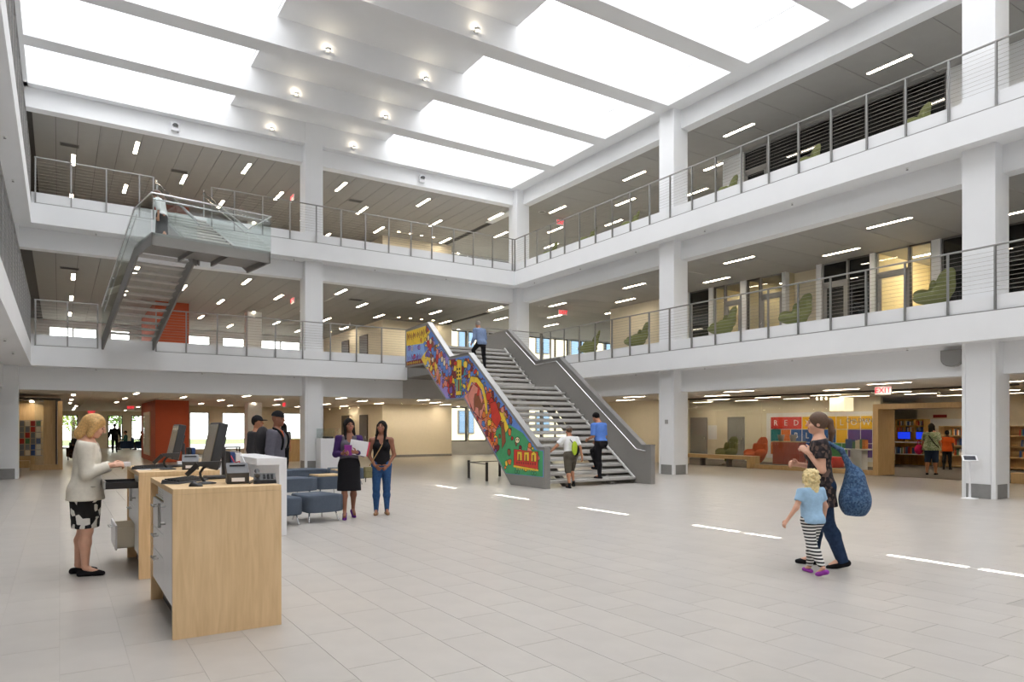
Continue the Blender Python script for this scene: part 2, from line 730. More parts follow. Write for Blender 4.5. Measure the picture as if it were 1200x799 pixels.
# ---- upper floors: edge bands, edge beams and slabs on the four sides of the void
names = {1: 'second', 2: 'third'}
for k, (F, (b0, b1)) in {1: (F2, SB[1]), 2: (F3, SB[2])}.items():
    bm0 = BM[k]
    nm = names[k]
    # right gallery
    m = MB().box(XR, YN, b0, BX, YB + (3 if k == 1 else 0.72), b1)
    m.box(XR + 0.06, YN, b1, XE, 36.2, F)
    if k == 1:
        m.box(13.97, 24.15, b0, XR, 30, b1).box(13.97, 24.2, b1, XR + 0.06, 36.2, F)
    struct('floor_%s_right' % nm, m, WHITE, label='white slab edge band of the %s-floor right gallery' % nm)
    # back gallery
    x1 = 11.85 if k == 1 else XR
    m = MB().box(XL, YB, b0, x1, BY, b1).box(XL, YB + 0.06, b1, x1, YE, F)
    struct('floor_%s_back' % nm, m, WHITE, label='white slab edge band of the %s-floor back gallery' % nm)
    m = MB().box(XW, YN, b0, XL, YB + .72, b1).box(XW, YN, b1, XL - 0.06, YE, F)
    struct('floor_%s_left' % nm, m, WHITE, label='white slab edge band of the %s-floor left gallery' % nm)
    if k == 1:
        m = MB().box(11.85, 23.6, b0 + .1, 13.97, 30, F - 0.03).box(11.85, 30, b1, 14.4, YE, F).box(14.4, 30, b1, 18.6, 36.2, F)
        struct('floor_second_bridge', m, GREYS, label='grey clad floor bridge at the head of the stair')
        m = MB().box(11.98, BY, BM[1], 17.74, BY + .4, b0 + .1)
        struct('wall_bulkhead', m, mat('light_grey_paint', (206, 204, 200), .6, var=.02), label='grey bulkhead behind the head of the stair')
for k in (1, 2, 3):
    b0 = BM[k]
    b1 = SB[k][0] if k < 3 else ZS
    yb = 29.6 if k == 1 else BY + .4
    struct('trim_beam_right_%d' % k, MB().box(BX, YN, b0, BX + 0.4, 30.0, b1 + .3), WHITE, label='white edge beam along the right gallery, level %d' % k)
    x1 = 11.97 if k == 1 else BX + .1
    struct('trim_beam_back_%d' % k, MB().box(-1.3, BY, b0, x1, BY + 0.4, b1 + .3), WHITE, label='white edge beam along the back gallery, level %d' % k)
    struct('trim_beam_left_%d' % k, MB().box(-1.85, YN, b0, -1.45, YE - 5, b1 + .3), WHITE, label='white edge beam along the left gallery, level %d' % k)

# ---- ceilings built of separate panels
for k in (1, 2, 3):
    z = CE[k]
    zt = SB[k][1] - .02 if k < 3 else 12.6
    cm, pm = (CEILG, CEILG) if k == 1 else (CEILB, CEIL)
    lab = {1: 'cream ground-floor', 2: 'grey second-floor', 3: 'grey third-floor'}[k]
    yE = 66.0 if k == 1 else YE
    c = struct('ceiling_back_%d' % k, MB().box(-1.5, BY + 0.4, z + 0.03, 18.1, yE, z + 0.06), cm, label=lab + ' ceiling of the back gallery')
    x = -0.75 if k > 1 else -1.4
    w = 0.644 if k > 1 else 2.44
    proto = None
    while x < 17.6:
        x1 = min(x + w - 0.012, 18.1)
        if proto is None:
            proto = MB().box(0, BY + 0.46 - c.location.y, z - c.location.z, w - 0.012, yE - c.location.y, z + 0.03 - c.location.z).build('ceiling_panel', pm, c, world=False)
            p = proto
        else:
            p = proto.copy()
            col.objects.link(p)
        p.location = (x - c.location.x, 0, 0)
        x += w
    if k == 1:
        m = MB().box(-12, 36, z + .031, 36 - 17.9, 66, z + .06)
    c = struct('ceiling_right_%d' % k, MB().box(BX + 0.4, YN, z + 0.03, XE, 36.2, z + 0.06), cm, label=lab + ' ceiling of the right gallery')
    proto = None
    y = 2.45
    w = 1.32
    while y < 35.8:
        if proto is None:
            proto = MB().box(BX + 0.5 - c.location.x, 0, z - c.location.z, XE - .2 - c.location.x, w - 0.014, z + 0.03 - c.location.z).build('ceiling_panel', pm, c, world=False)
            p = proto
        else:
            p = proto.copy()
            col.objects.link(p)
        p.location = (0, y - c.location.y, 0)
        y += w
    struct('ceiling_left_%d' % k, MB().box(XW, YN, z, -1.5, yE, z + 0.06), pm, label=lab + ' ceiling of the left gallery')

# ---- outer walls
m = MB()
m.box(XW - .3, -6.3, 0, XW, 72, 13.5)
struct('wall_left', m, WHITE)
struct('wall_near', MB().box(XW, -6.3, 0, XE, -6, 13.5), WHITE)
struct('wall_right', MB().box(XE, -6.3, 0, XE + .3, 36.5, 13.5), BEIGE)


def win_wall(name, n, y, x0, x1, z0, z1, wins, wz0, wz1, m, thick=0.25, bars=1, fm=None):
    """wall facing -Y with glazed openings wins=[(xa,xb)]; windows are separate objects"""
    mb = MB()
    xs = x0
    for a, b in wins:
        mb.box(xs, y, z0, a, y + thick, z1)
        if wz0 > z0:
            mb.box(a, y, z0, b, y + thick, wz0)
        if wz1 < z1:
            mb.box(a, y, wz1, b, y + thick, z1)
        xs = b
    mb.box(xs, y, z0, x1, y + thick, z1)
    struct(name, mb, m)
    for a, b in wins:
        n[0] += 1
        fr = MB()
        t = 0.06
        fr.box(a, y + .05, wz0, a + t, y + .15, wz1).box(b - t, y + .05, wz0, b, y + .15, wz1)
        fr.box(a, y + .05, wz0, b, y + .15, wz0 + t).box(a, y + .05, wz1 - t, b, y + .15, wz1)
        nb = max(1, int(round((b - a) / 1.25))) if bars else 1
        for q in range(1, nb):
            xx = a + (b - a) * q / nb
            fr.box(xx - .04, y + .04, wz0, xx + .04, y + .16, wz1)
        w = struct('window_%d' % n[0], fr, fm or DARKFR)
        for q in range(nb):
            xa, xb = a + (b - a) * q / nb, a + (b - a) * (q + 1) / nb
            MB().box(xa + .02, y + .09, wz0 + .02, xb - .02, y + .10, wz1 - .02).build('pane', GLASS, w)


NW = [0]
win_wall('wall_back_second', NW, YE - .1, -1.5, 14.4, F2, SB[2][0] - .3, [(-0.5, 1.74), (2.35, 3.35), (6.25, 7.55), (8.22, 9.5), (10.44, 12.9)], 5.2, 7.02, WHITE, fm=LAMPF)
struct('wall_back_third', MB().box(-1.5, YE - .1, F3, 14.4, YE + .1, 12.3), WHITE)
win_wall('wall_back_ground', NW, YE - .1, 5.6, 14.4, 0, CE[1] + .02, [(6.4, 7.5), (8.2, 9.55), (11.7, 13.0)], 0.25, 2.5, BEIGE, fm=LAMPF)
win_wall('wall_lobby', NW, 62, -12, 6, 0, CE[1] + .02, [(0.1, 1.15), (1.55, 2.0), (3.1, 4.1), (4.7, 5.8)], 0.05, 2.52, BEIGE, fm=DARKFR)
struct('wall_lobby_side', MB().box(5.6, YE + .2, 0, 5.8, 62, CE[1] + .02), BEIGE)
struct('wall_back_left', MB().box(-12, YE - .1, F2, -1.5, YE + .1, 12.3), WHITE)
wins3 = [(18.75, 20.2), (20.3, 21.6), (21.7, 23.5), (23.6, 25.6), (25.7, 27.7), (27.8, 29.8), (29.9, 31.9)]
win_wall('wall_corner_ground', NW, 36.3, 18.55, XE, 0, CE[1] + .05, wins3, 0.78, 2.78, WHITE)
win_wall('wall_corner_second', NW, 36.3, 18.55, XE, F2, CE[2] + .05, wins3, F2 + .12, 7.28, WHITE)
win_wall('wall_corner_third', NW, 36.3, 18.55, XE, F3, CE[3] + .05, wins3, F3 + .12, 11.7, WHITE)

# ---- service core with beige walls through all floors, brown doors on its side
for k, (z0, z1) in {1: (0, CE[1] + .04), 2: (F2, CE[2] + .04), 3: (F3, CE[3] + .04)}.items():
    c = struct('wall_core_%d' % k, MB().box(14.42, 35.1, z0, 18.55, YE, z1), BEIGE, label='beige wall of the service core, level %d' % k)
    struct('baseboard_core_%d' % k, MB().box(14.40, 35.08, z0, 18.55, 35.1, z0 + .12), BASEG)
    for j, (ya, yb) in enumerate(((37.2, 38.4), (40.2, 41.4))):
        d = struct('door_%d' % (k * 10 + j), MB().box(14.36, ya, z0, 14.42, yb, z0 + 2.3), DOORD, label='dark brown door in the side of the beige core, level %d' % k)
        MB().box(14.30, ya + .1, z0 + .98, 14.36, ya + .14, z0 + 1.12).build('door_handle', CHROME, d)
# brick red lift core
for k, (z0, z1) in {1: (0, CE[1]), 2: (F2, CE[2]), 3: (F3, CE[3])}.items():
    struct('wall_red_core_%d' % k, MB().box(3.65, 35.55, z0, 5.05, 42.0, z1 + .04), REDO, label='brick red wall of the lift core, level %d' % k)
MB().box(3.62, 37.6, 0.25, 3.66, 40.6, 2.35).build('display_case', OAK, bpy.data.objects['wall_red_core_1'])
MB().box(3.60, 37.75, 0.4, 3.63, 40.45, 2.2).build('case_glass', GLASS, bpy.data.objects['wall_red_core_1'])

# ---- columns
def column(x0, y0, x1, y1, z0, z1, clad, lab):
    m = MB().box(x0, y0, z0, x1, y1, z1)
    c = struct('column', m, COLW, label=lab)
    if clad:
        for (ax, ay, bx, by, ux, uy) in ((x0, y0, x1, y0, 0, -1), (x0, y0, x0, y1, -1, 0)):
            L = math.hypot(bx - ax, by - ay)
            dx, dy = (bx - ax) / L, (by - ay) / L
            p = MB()
            e = 0.012
            i0, i1 = 0.085, L - 0.085

            def q(t, n_):
                return (ax + dx * t + ux * n_, ay + dy * t + uy * n_)
            for s_, t_ in ((0.0, i0 - .008), (i1 + .008, L)):
                a_, b_ = q(s_, -.005), q(t_, e)
                p.box(a_[0], a_[1], z0, b_[0], b_[1], z1 if z1 < 4 else 3.5)
            p.build('corner_trim', COLW, c)
            a_, b_ = q(i0, -.005), q(i1, e)
            MB().box(a_[0], a_[1], 0.33, b_[0], b_[1], 3.5).build('cladding_panel', COLW, c)
            a_, b_ = q(i0, -.005), q(i1, .004)
            MB().box(a_[0], a_[1], 0.0, b_[0], b_[1], 0.325).build('base_tile', BASEG, c)
    return c


for i, yc in enumerate((7.63, 17.31, 26.96)):
    w = ('nearest the tablet kiosk', 'beside the foot of the stair', 'at the corner behind the stair')[i]
    for k, (z0, z1) in enumerate(((0, 3.6), (4.3, 8.0), (8.7, 12.38))):
        column(17.40, yc - .34, 18.06, yc + .34, z0, z1, k == 0, 'white square column of the right gallery %s, level %d' % (w, k + 1))
for xc, w in ((8.16, 'mid way along the back gallery'), (-1.42, 'at the left corner of the back gallery')):
    for k, (z0, z1) in enumerate(((0, 3.6), (4.3, 8.0), (8.7, 13.2 if xc > 0 else 12.38))):
        column(xc - .34, 26.62, xc + .34, 27.3, z0, z1, k == 0, 'white square column %s, level %d' % (w, k + 1))
for yc in (17.31, 7.63):
    for k, (z0, z1) in enumerate(((0, 3.6), (4.3, 8.0), (8.7, 12.38))):
        column(-1.76, yc - .34, -1.08, yc + .34, z0, z1, k == 0, 'white square column of the left gallery, bay at %d m, level %d' % (yc, k + 1))
for k, (z0, z1) in enumerate(((0, 2.84), (4.3, 7.36), (8.7, 11.8))):
    for xc in (8.16,):
        column(xc - .34, 36.3, xc + .34, 37.0, z0, z1, False, 'pale column deep inside the back gallery, level %d' % (k + 1))

# ---- roof: soffit ring, beams, centre panels, skylights
m = MB()
m.box(17.14, YN, ZS, XE, 36.5, ZS + .2)
m.box(-1.0, 26.65, ZS, 17.14, YE, ZS + .2)
m.box(XW, YN, ZS, -0.84, YE, ZS + .2)
m.box(17.14, YN, ZS + .2, 17.5, 27.0, 14.0).box(-1.2, YN, ZS + .2, -.84, 27.0, 14.0).box(-1.2, 26.65, ZS + .2, 17.5, 27.0, 14.0)
m.box(-1.2, YN - .2, ZS, 17.5, YN, 14.0)
struct('ceiling_roof_soffit', m, WHITE, label='white soffit ring around the skylights')
beams = []
y = 24.08
while y > -6:
    b = struct('roof_beam', MB().box(-0.84, y - .62, ZS, 17.14, y, 14.0), WHITE, label='white roof beam spanning between the skylights')
    y -= 3.245
ys = [26.65] + [24.08 - 3.245 * i for i in range(9)]
for i, yt in enumerate(ys):
    yb_ = (24.08 - 3.245 * i) if i < len(ys) - 1 else YN
    if i == 0:
        ya, yb2 = 24.08, 26.65
    else:
        ya, yb2 = 24.08 - 3.245 * i, 24.08 - 3.245 * (i - 1) - .62
    ya = max(ya, YN)
    if yb2 - ya < .3:
        continue
    struct('ceiling_roof_panel', MB().box(5.15, ya, 13.16, 11.1, yb2, 14.0), WHITE, label='white opaque panel in the middle of a skylight bay')
    for xa, xb in ((-0.84, 5.15), (11.1, 17.14)):
        w = bpy.data.objects
        NW[0] += 1
        s_ = struct('window_%d' % NW[0], MB().box(xa, ya, 13.30, xa + .02, yb2, 13.36).box(xb - .02, ya, 13.30, xb, yb2, 13.36), WHITE, label='skylight between the roof beams')
        n_ = 4
        for q in range(n_):
            u0, u1 = xa + (xb - xa) * q / n_, xa + (xb - xa) * (q + 1) / n_
            MB().box(u0 + .004, ya, 13.34, u1 - .004, yb2, 13.35).build('pane', SKYG, s_)
# ================================================================== railings
def railing(a, b, F, b1, ts, label, ncab=10, endposts=()):
    """cable railing from a to b (x, y); ts = post positions in metres along it"""
    a, b = Vector((*a, 0)), Vector((*b, 0))
    d = (b - a).normalized()
    L = (b - a).length
    t = thing('cable_railing', (a.x, a.y, b1), label, 'railing')
    t.rotation_euler = (0, 0, math.atan2(d.y, d.x))
    h = F + 1.09 - b1
    p0 = MB().box(-.02, -.025, 0, .02, .025, h - .02).build('post', RAIL, t, world=False)
    for i, s_ in enumerate(ts):
        p = p0 if i == 0 else p0.copy()
        if i:
            col.objects.link(p)
        p.location = (s_, 0, 0)
    MB().rbox(0, -.028, h - .035, L, .028, h, .008).build('top_rail', RAIL, t, world=False)
    MB().box(0, -.03, 0, L, .03, .022).build('base_rail', RAIL, t, world=False)
    z0 = F - b1
    c0 = MB().tube([(0, 0, 0), (L, 0, 0)], 0.0035, 4).build('cable', CABLE, t, world=False)
    for i in range(ncab):
        c = c0 if i == 0 else c0.copy()
        if i:
            col.objects.link(c)
        c.location = (0, 0, z0 + .09 + i * .095)
    return t


sp = 0.9675
ys3 = [26.28, 25.46] + [24.545 - sp * i for i in range(23)]
railing((17.06, 26.28), (17.06, 2.4), F3, SB[2][1], [26.28 - y for y in ys3 if y > 2.4], 'grey cable railing along the third-floor right gallery')
ys2 = [24.17, 23.57] + [22.63 - sp * i for i in range(21)]
railing((17.06, 24.17), (17.06, 2.4), F2, SB[1][1], [24.17 - y for y in ys2 if y > 2.4], 'grey cable railing along the second-floor right gallery')
railing((14.14, 24.17), (17.02, 24.17), F2, SB[1][1], [0.1, 1.3, 2.84], 'short cable railing from the stair head to the second-floor right gallery')
xs = [-0.63, 0.31, 1.275, 2.226, 2.64]
railing((-0.66, 26.28), (2.66, 26.28), F3, SB[2][1], [x + .66 for x in xs], 'cable railing on the third-floor back gallery left of the hanging stair')
xs = [4.46, 5.208, 6.179, 7.155, 8.14, 9.098, 10.078, 11.06, 12.024, 12.966, 13.983, 14.933, 15.896, 16.93]
railing((4.44, 26.28), (17.02, 26.28), F3, SB[2][1], [x - 4.44 for x in xs], 'cable railing on the third-floor back gallery right of the hanging stair')
railing((-0.66, 26.28), (1.05, 26.28), F2, SB[1][1], [.03, .87, 1.69], 'short cable railing on the second floor left of the hanging stair foot')
xs = [2.72, 3.649, 4.639, 5.633, 6.632, 7.627, 8.681, 9.713, 10.76, 11.80]
railing((2.70, 26.28), (11.83, 26.28), F2, SB[1][1], [x - 2.70 for x in xs], 'cable railing on the second floor between the hanging stair and the mural stair')
for F, b1, nm in ((F3, SB[2][1], 'third'), (F2, SB[1][1], 'second')):
    railing((-0.77, 26.2), (-0.77, 0.4), F, b1, [0.05 + sp * i for i in range(27)], 'cable railing along the %s-floor left gallery' % nm)
sp_ = None

# ================================================================== the mural stair
LO = [(14.85, 0), (14.85, 1.06), (15.19, 1.06), (18.9, 3.87), (20.13, 3.85), (21.77, 5.17), (23.55, 5.12), (23.55, 3.78), (22.13, 3.78), (20.38, 2.475), (19.19, 2.475), (16.62, 0.11), (16.5, 0)]
RO = [(14.47, 0), (14.47, 1.08), (14.83, 1.08), (18.75, 3.89), (20.11, 3.88), (21.98, 5.20), (24.28, 5.10), (24.28, 3.55), (22.3, 3.55), (20.5, 2.4), (19.2, 2.4), (16.6, 0.1), (16.5, 0)]
SXL0, SXL1, SXR0, SXR1 = 10.58, 10.74, 13.94, 14.10
st = thing('mural_staircase', (12.3, 15, 0), 'broad open-riser stair with a painted mural side and grey steel parapets', 'staircase')
par = MB().prism(LO, SXL0, SXL1, 'x').build('left_parapet', GREYS, st)
MB().prism(RO, SXR0, SXR1, 'x').build('right_parapet', GREYS, st)


def capline(pts, x0, x1, nm, m, w=0.03):
    mb = MB()
    for (y0, z0), (y1, z1) in zip(pts[:-1], pts[1:]):
        mb.bar(((x0 + x1) / 2, y0, z0 + w / 2), ((x0 + x1) / 2, y1, z1 + w / 2), x1 - x0, w, up=(1, 0, 0) if abs(z1 - z0) > 9 else (0, 0, 1))
    return mb.build(nm, m, st)


capline(LO[1:7], SXL0 - .015, SXL1 + .015, 'parapet_cap', RAIL)
capline(RO[1:7], SXR0 - .015, SXR1 + .015, 'parapet_cap', RAIL)
# treads
NR1, NR2 = 16, 9
Z1 = 2.93
n = 0
tread = None
r1 = Z1 / NR1
run1 = (18.88 - 15.08) / NR1
for i in range(NR1 - 1):
    z = r1 * (i + 1)
    y = 15.08 + run1 * i
    if tread is None:
        t_ = MB().rbox(SXL1 - 12.3, 15.08 - 15, r1 - .075, SXR0 - 12.3, 15.08 - 15 + run1 + .07, r1, .012)
        t_.box(SXL1 - 12.3, 15.08 - 15 + run1 - .01, r1 - .075, SXR0 - 12.3, 15.08 - 15 + run1 + .03, r1 + .035)
        tread = t_.build('tread', GREYT, st, world=False)
        o = tread
    else:
        o = tread.copy()
        col.objects.link(o)
    o.location = (0, run1 * i, r1 * i)
MB().rbox(SXL1, 18.88 - .03, Z1 - .09, SXR0, 20.2, Z1, .012).build('landing', GREYT, st)
r2 = (F2 - Z1) / NR2
run2 = (22.1 - 20.18) / NR2
for i in range(NR2 - 1):
    o = tread.copy()
    col.objects.link(o)
    o.location = (0, 20.18 - 15.08 + run2 * i, Z1 - r1 + r2 * (i + 1))
MB().box(SXL1, 22.02, F2 - .08, SXR0, 23.62, F2).build('landing', GREYT, st)
MB().box(SXL0, 23.55, F2 - .7, 11.9, 23.62, F2).build('landing_edge', GREYS, st)
# sloping skirts beside the treads, carrier beams below
sk = MB()
for (y0, z0), (y1, z1) in ((((15.06), .17), (18.9, 2.98)), ((20.16, 2.98), (22.05, 4.52))):
    sk.bar((13.86, y0, z0), (13.86, y1, z1), .05, .05)
sk.build('skirt', LAMPF, st)
cb = MB()
for x in (11.5, 13.1):
    cb.bar((x, 15.15, -.0), (x, 18.95, Z1 - .2), .12, .14)
    cb.box(x - .06, 18.9, Z1 - .27, x + .06, 20.3, Z1 - .09)
    cb.bar((x, 20.15, Z1 - .17), (x, 22.1, F2 - .25), .12, .14)
cb.build('carrier_beam', GREYS, st)
# handrail on the right parapet
hr = MB()
P_ = [(13.88, 21.98, 5.10), (13.88, 20.07, 3.76), (13.88, 18.85, 3.80), (13.88, 15.0, .98), (13.88, 14.6, .93)]
for p, q in zip(P_[:-1], P_[1:]):
    hr.tube([p, q], .02, 8)
hr.build('handrail', CHROME, st)
hr = MB()
P_ = [(10.80, 21.77, 5.06), (10.80, 20.13, 3.74), (10.80, 18.9, 3.76), (10.80, 15.2, .95), (10.80, 14.95, .93)]
for p, q in zip(P_[:-1], P_[1:]):
    hr.tube([p, q], .02, 8)
hr.build('handrail', CHROME, st)

# ---- painted mural on the outside of the left parapet
random.seed(21)
PAL = {'red': (205, 58, 44), 'orange': (226, 122, 52), 'yellow': (236, 200, 62), 'green': (70, 158, 104), 'blue': (96, 134, 206), 'lblue': (140, 176, 226), 'purple': (122, 96, 176), 'lilac': (158, 140, 206), 'pink': (222, 142, 126), 'brown': (142, 82, 52), 'maroon': (132, 44, 48), 'black': (34, 30, 32), 'cream': (236, 220, 180), 'teal': (70, 150, 160)}
PN = list(PAL)
PM = [mat('mural_paint_' + k, c, 0.55, var=0.10, scale=9) for k, c in PAL.items()]
mur = [(14.93, .30), (14.93, 1.0), (15.22, 1.0), (18.92, 3.81), (20.15, 3.79), (21.79, 5.10), (23.5, 5.06), (23.5, 3.83), (22.11, 3.83), (20.36, 2.53), (19.17, 2.53), (16.85, .40), (16.75, .30)]


def inside(p, poly):
    c = False
    j = len(poly) - 1
    for i in range(len(poly)):
        (xi, yi), (xj, yj) = poly[i], poly[j]
        if (yi > p[1]) != (yj > p[1]) and p[0] < (xj - xi) * (p[1] - yi) / (yj - yi) + xi:
            c = not c
        j = i
    return c


def clip(poly, p, q):
    # keep the part of poly left of the line p->q
    def sd(a):
        return (q[0] - p[0]) * (a[1] - p[1]) - (q[1] - p[1]) * (a[0] - p[0])
    out = []
    for i in range(len(poly)):
        a, b = poly[i], poly[(i + 1) % len(poly)]
        sa, sb = sd(a), sd(b)
        if sa >= 0:
            out.append(a)
        if (sa >= 0) != (sb >= 0):
            t = sa / (sa - sb)
            out.append((a[0] + (b[0] - a[0]) * t, a[1] + (b[1] - a[1]) * t))
    return out


mu = MB()
layer = [0]


def paint(poly, c, outline=0.02):
    layer[0] += 1
    x = SXL0 - .0012 - layer[0] * .000012
    cx_ = sum(p[0] for p in poly) / len(poly)
    cz_ = sum(p[1] for p in poly) / len(poly)
    if outline:
        big = []
        for p in poly:
            dx, dz = p[0] - cx_, p[1] - cz_
            L = math.hypot(dx, dz) or 1
            big.append((p[0] + dx / L * outline, p[1] + dz / L * outline))
        mu.add([(x, p[0], p[1]) for p in big], [tuple(range(len(big)))], mi=PN.index('black'))
        x -= .000006
    mu.add([(x, p[0], p[1]) for p in poly], [tuple(range(len(poly)))], mi=PN.index(c))


def blob(y, z, r, c, n=11, sq=1.0, wob=.25, outline=.018):
    ph = random.random() * 6
    pts = []
    for i in range(n):
        t = 2 * math.pi * i / n + ph
        rr = r * (1 + random.uniform(-wob, wob))
        pts.append((y + math.cos(t) * rr, z + math.sin(t) * rr * sq))
    if all(inside(p, murin) for p in pts):
        paint(pts, c, outline)
        return True
    return False


murin = mur
mu.prism(mur, SXL0 - .004, SXL0 + .002, 'x', mi=PN.index('blue'))
SXL0_keep = SXL0
SXL0 = SXL0 - .003
# broad colour fields (convex pieces of the outline)
def field(poly, c):
    paint(poly, c, 0)


field([(23.5, 4.55), (23.5, 5.06), (21.85, 5.09), (21.55, 4.85), (22.1, 4.5)], 'yellow')
field([(23.5, 3.98), (23.5, 4.55), (22.1, 4.5), (21.9, 3.98)], 'lblue')
field([(23.5, 3.83), (23.5, 3.98), (22.3, 4.0), (22.11, 3.83)], 'maroon')
field([(22.1, 3.83), (22.3, 4.0), (21.7, 4.3), (21.4, 3.9), (21.75, 3.57)], 'yellow')
field([(21.7, 3.56), (21.5, 4.0), (21.1, 3.9), (20.9, 3.1), (21.0, 3.02)], 'orange')
field([(20.95, 2.98), (21.2, 3.9), (20.8, 4.2), (20.2, 3.8), (20.2, 2.55), (20.37, 2.56)], 'lilac')
field([(20.15, 2.54), (20.15, 3.78), (19.75, 3.78), (19.75, 2.54)], 'maroon')
field([(19.7, 2.62), (19.7, 3.72), (19.35, 3.72), (19.3, 2.62)], 'yellow')
field([(19.6, 2.75), (19.6, 3.3), (19.4, 3.3), (19.4, 2.75)], 'teal')
field([(19.17, 2.55), (18.6, 3.0), (17.9, 2.6), (17.7, 1.2), (18.5, 1.93)], 'pink')
field([(17.7, 1.2), (17.9, 2.2), (17.2, 2.0), (16.9, .48)], 'orange')
field([(17.35, 0.88), (17.3, 1.5), (16.8, 1.75), (15.9, 1.45), (15.3, 1.0), (14.95, .98), (14.95, .31), (16.74, .31)], 'green')
# bands, figures and scribbled shapes
for k in range(2200):
    i = random.randrange(len(mur))
    y = random.uniform(15.0, 23.4)
    z = random.uniform(.35, 5.0)
    if not inside((y, z), mur):
        continue
    if y < 17.2 and z < 1.7 and random.random() < .8:
        continue
    if y > 21.9 and random.random() < .93:
        continue
    if y > 20.2:
        cs = ['pink', 'purple', 'lblue', 'orange', 'yellow', 'lilac', 'red', 'cream', 'brown']
    elif y > 19:
        cs = ['red', 'yellow', 'maroon', 'teal', 'purple', 'blue']
    else:
        cs = ['red', 'orange', 'brown', 'yellow', 'pink', 'purple', 'maroon', 'blue', 'orange']
    blob(y, z, random.uniform(.03, .12), random.choice(cs), random.randint(5, 11), random.choice((1, 1, 1.6, .7)), .3)
# row of standing faces near the stair head
for k in range(9):
    y = 21.7 - k * .17
    z = 4.65 - k * .135
    blob(y, z - .18, .11, random.choice(['purple', 'orange', 'blue', 'red']), 8, 1.5, .1)
    blob(y, z, .075, random.choice(['pink', 'brown', 'cream']), 10, 1.3, .05)
# scribbled bands that read as painted lettering
for row, (z, c, n_) in enumerate(((4.86, 'maroon', 9), (4.42, 'lilac', 7), (4.08, 'purple', 8), (3.9, 'yellow', 7))):
    for q in range(n_):
        y = 23.4 - q * .165
        w = random.uniform(.03, .045)
        hgt = random.uniform(.09, .15) if row < 3 else .05
        pl = [(y, z - hgt), (y - w, z - hgt), (y - w + random.uniform(-.02, .02), z + hgt * random.uniform(.5, 1)), (y + random.uniform(-.01, .02), z + hgt)]
        if all(inside(p, mur) for p in pl):
            paint(pl, c, 0)
            paint([(p[0] - .06, p[1] * .5 + z * .5) for p in pl], c, 0)
# yellow tower with windows
paint([(19.72, 2.62), (19.38, 2.62), (19.34, 3.7), (19.62, 3.74)], 'yellow', .02)
for q in range(3):
    for w in range(2):
        y0, z0 = 19.66 - w * .15, 3.4 - q * .12
        paint([(y0, z0), (y0 - .09, z0), (y0 - .09, z0 + .07), (y0, z0 + .07)], 'black', 0)
for q in range(3):
    y0, z0 = 19.66 - q * .1, 2.75
    paint([(y0, z0), (y0 - .08, z0), (y0 - .08, z0 + .35), (y0, z0 + .35)], ['teal', 'maroon', 'green'][q], .012)
# brown four-legged animal on a pink ground with a yellow ribbon round it
rib = [(19.0, 2.75), (18.75, 3.15), (18.35, 3.1), (18.0, 2.85), (17.8, 2.4), (17.75, 2.0), (17.85, 2.0), (17.92, 2.35), (18.1, 2.72), (18.4, 2.95), (18.7, 2.98), (18.9, 2.7)]
paint(rib, 'yellow', .02)
paint([(18.95, 2.55), (18.6, 2.92), (18.15, 2.7), (17.95, 2.2), (18.15, 1.85), (18.6, 2.1)], 'pink', .02)
paint([(18.55, 2.45), (18.5, 2.6), (18.3, 2.62), (18.2, 2.45), (18.1, 2.3), (18.02, 2.42), (17.98, 2.36), (18.08, 2.15), (18.22, 2.12), (18.2, 1.95), (18.26, 1.95), (18.3, 2.2), (18.45, 2.22), (18.48, 2.1), (18.54, 2.1)], 'brown', .015)
paint([(18.40, 2.55), (18.3, 2.8), (18.2, 2.78), (18.25, 2.55)], 'red', .012)
for y, z in ((17.55, 2.35), (17.35, 2.15), (17.7, 2.5)):
    blob(y, z, .12, 'red', 9, 1, .1)
paint([(17.6, 2.3), (17.3, 2.35), (17.0, 1.85), (17.2, 1.6), (17.5, 1.8)], 'red', .018)
paint([(17.1, 2.05), (16.9, 2.0), (16.6, 1.6), (16.75, 1.45)], 'yellow', .018)
paint([(17.0, 1.7), (16.85, 1.75), (16.75, 1.2), (16.95, 1.0)], 'brown', .015)
# face in the green and the red tram at the foot
blob(16.15, 1.25, .1, 'cream', 12, .8, .06)
paint([(16.20, 1.24), (16.16, 1.24), (16.16, 1.28), (16.20, 1.28)], 'black', 0)
paint([(16.12, 1.24), (16.08, 1.24), (16.08, 1.28), (16.12, 1.28)], 'black', 0)
blob(15.55, 1.12, .08, 'orange', 7)
blob(15.85, 1.4, .09, 'purple', 7)
paint([(16.35, .50), (15.15, .45), (15.15, .50), (16.35, .56)], 'yellow', .012)
paint([(16.32, .56), (15.17, .50), (15.17, .95), (16.32, .99)], 'red', .022)
for q in range(3):
    y0 = 16.15 - q * .34
    paint([(y0, .70), (y0 - .22, .70), (y0 - .22, .93 if q < 2 else .9), (y0 - .11, .93 if q < 2 else .96), (y0, .93 if q < 2 else .9)], 'yellow', .016)
    paint([(y0 - .05, .71), (y0 - .13, .71), (y0 - .12, .86), (y0 - .06, .86)], 'brown', .008)
for q in range(9):
    y0 = 16.2 - q * .11
    paint([(y0, .60), (y0 - .06, .60), (y0 - .06, .66), (y0, .66)], 'maroon', 0)
    paint([(y0, .48), (y0 - .05, .475), (y0 - .025, .42)], 'yellow', .008)
for y in (15.3, 15.42, 16.1, 16.22):
    blob(y, .38, .045, 'green', 12, 1, .02, .014)
SXL0 = SXL0_keep
mo = mu.build('mural', PM, par, fixn=False)
mo['label'] = 'bright cartoon mural of figures, a tower and a red tram'

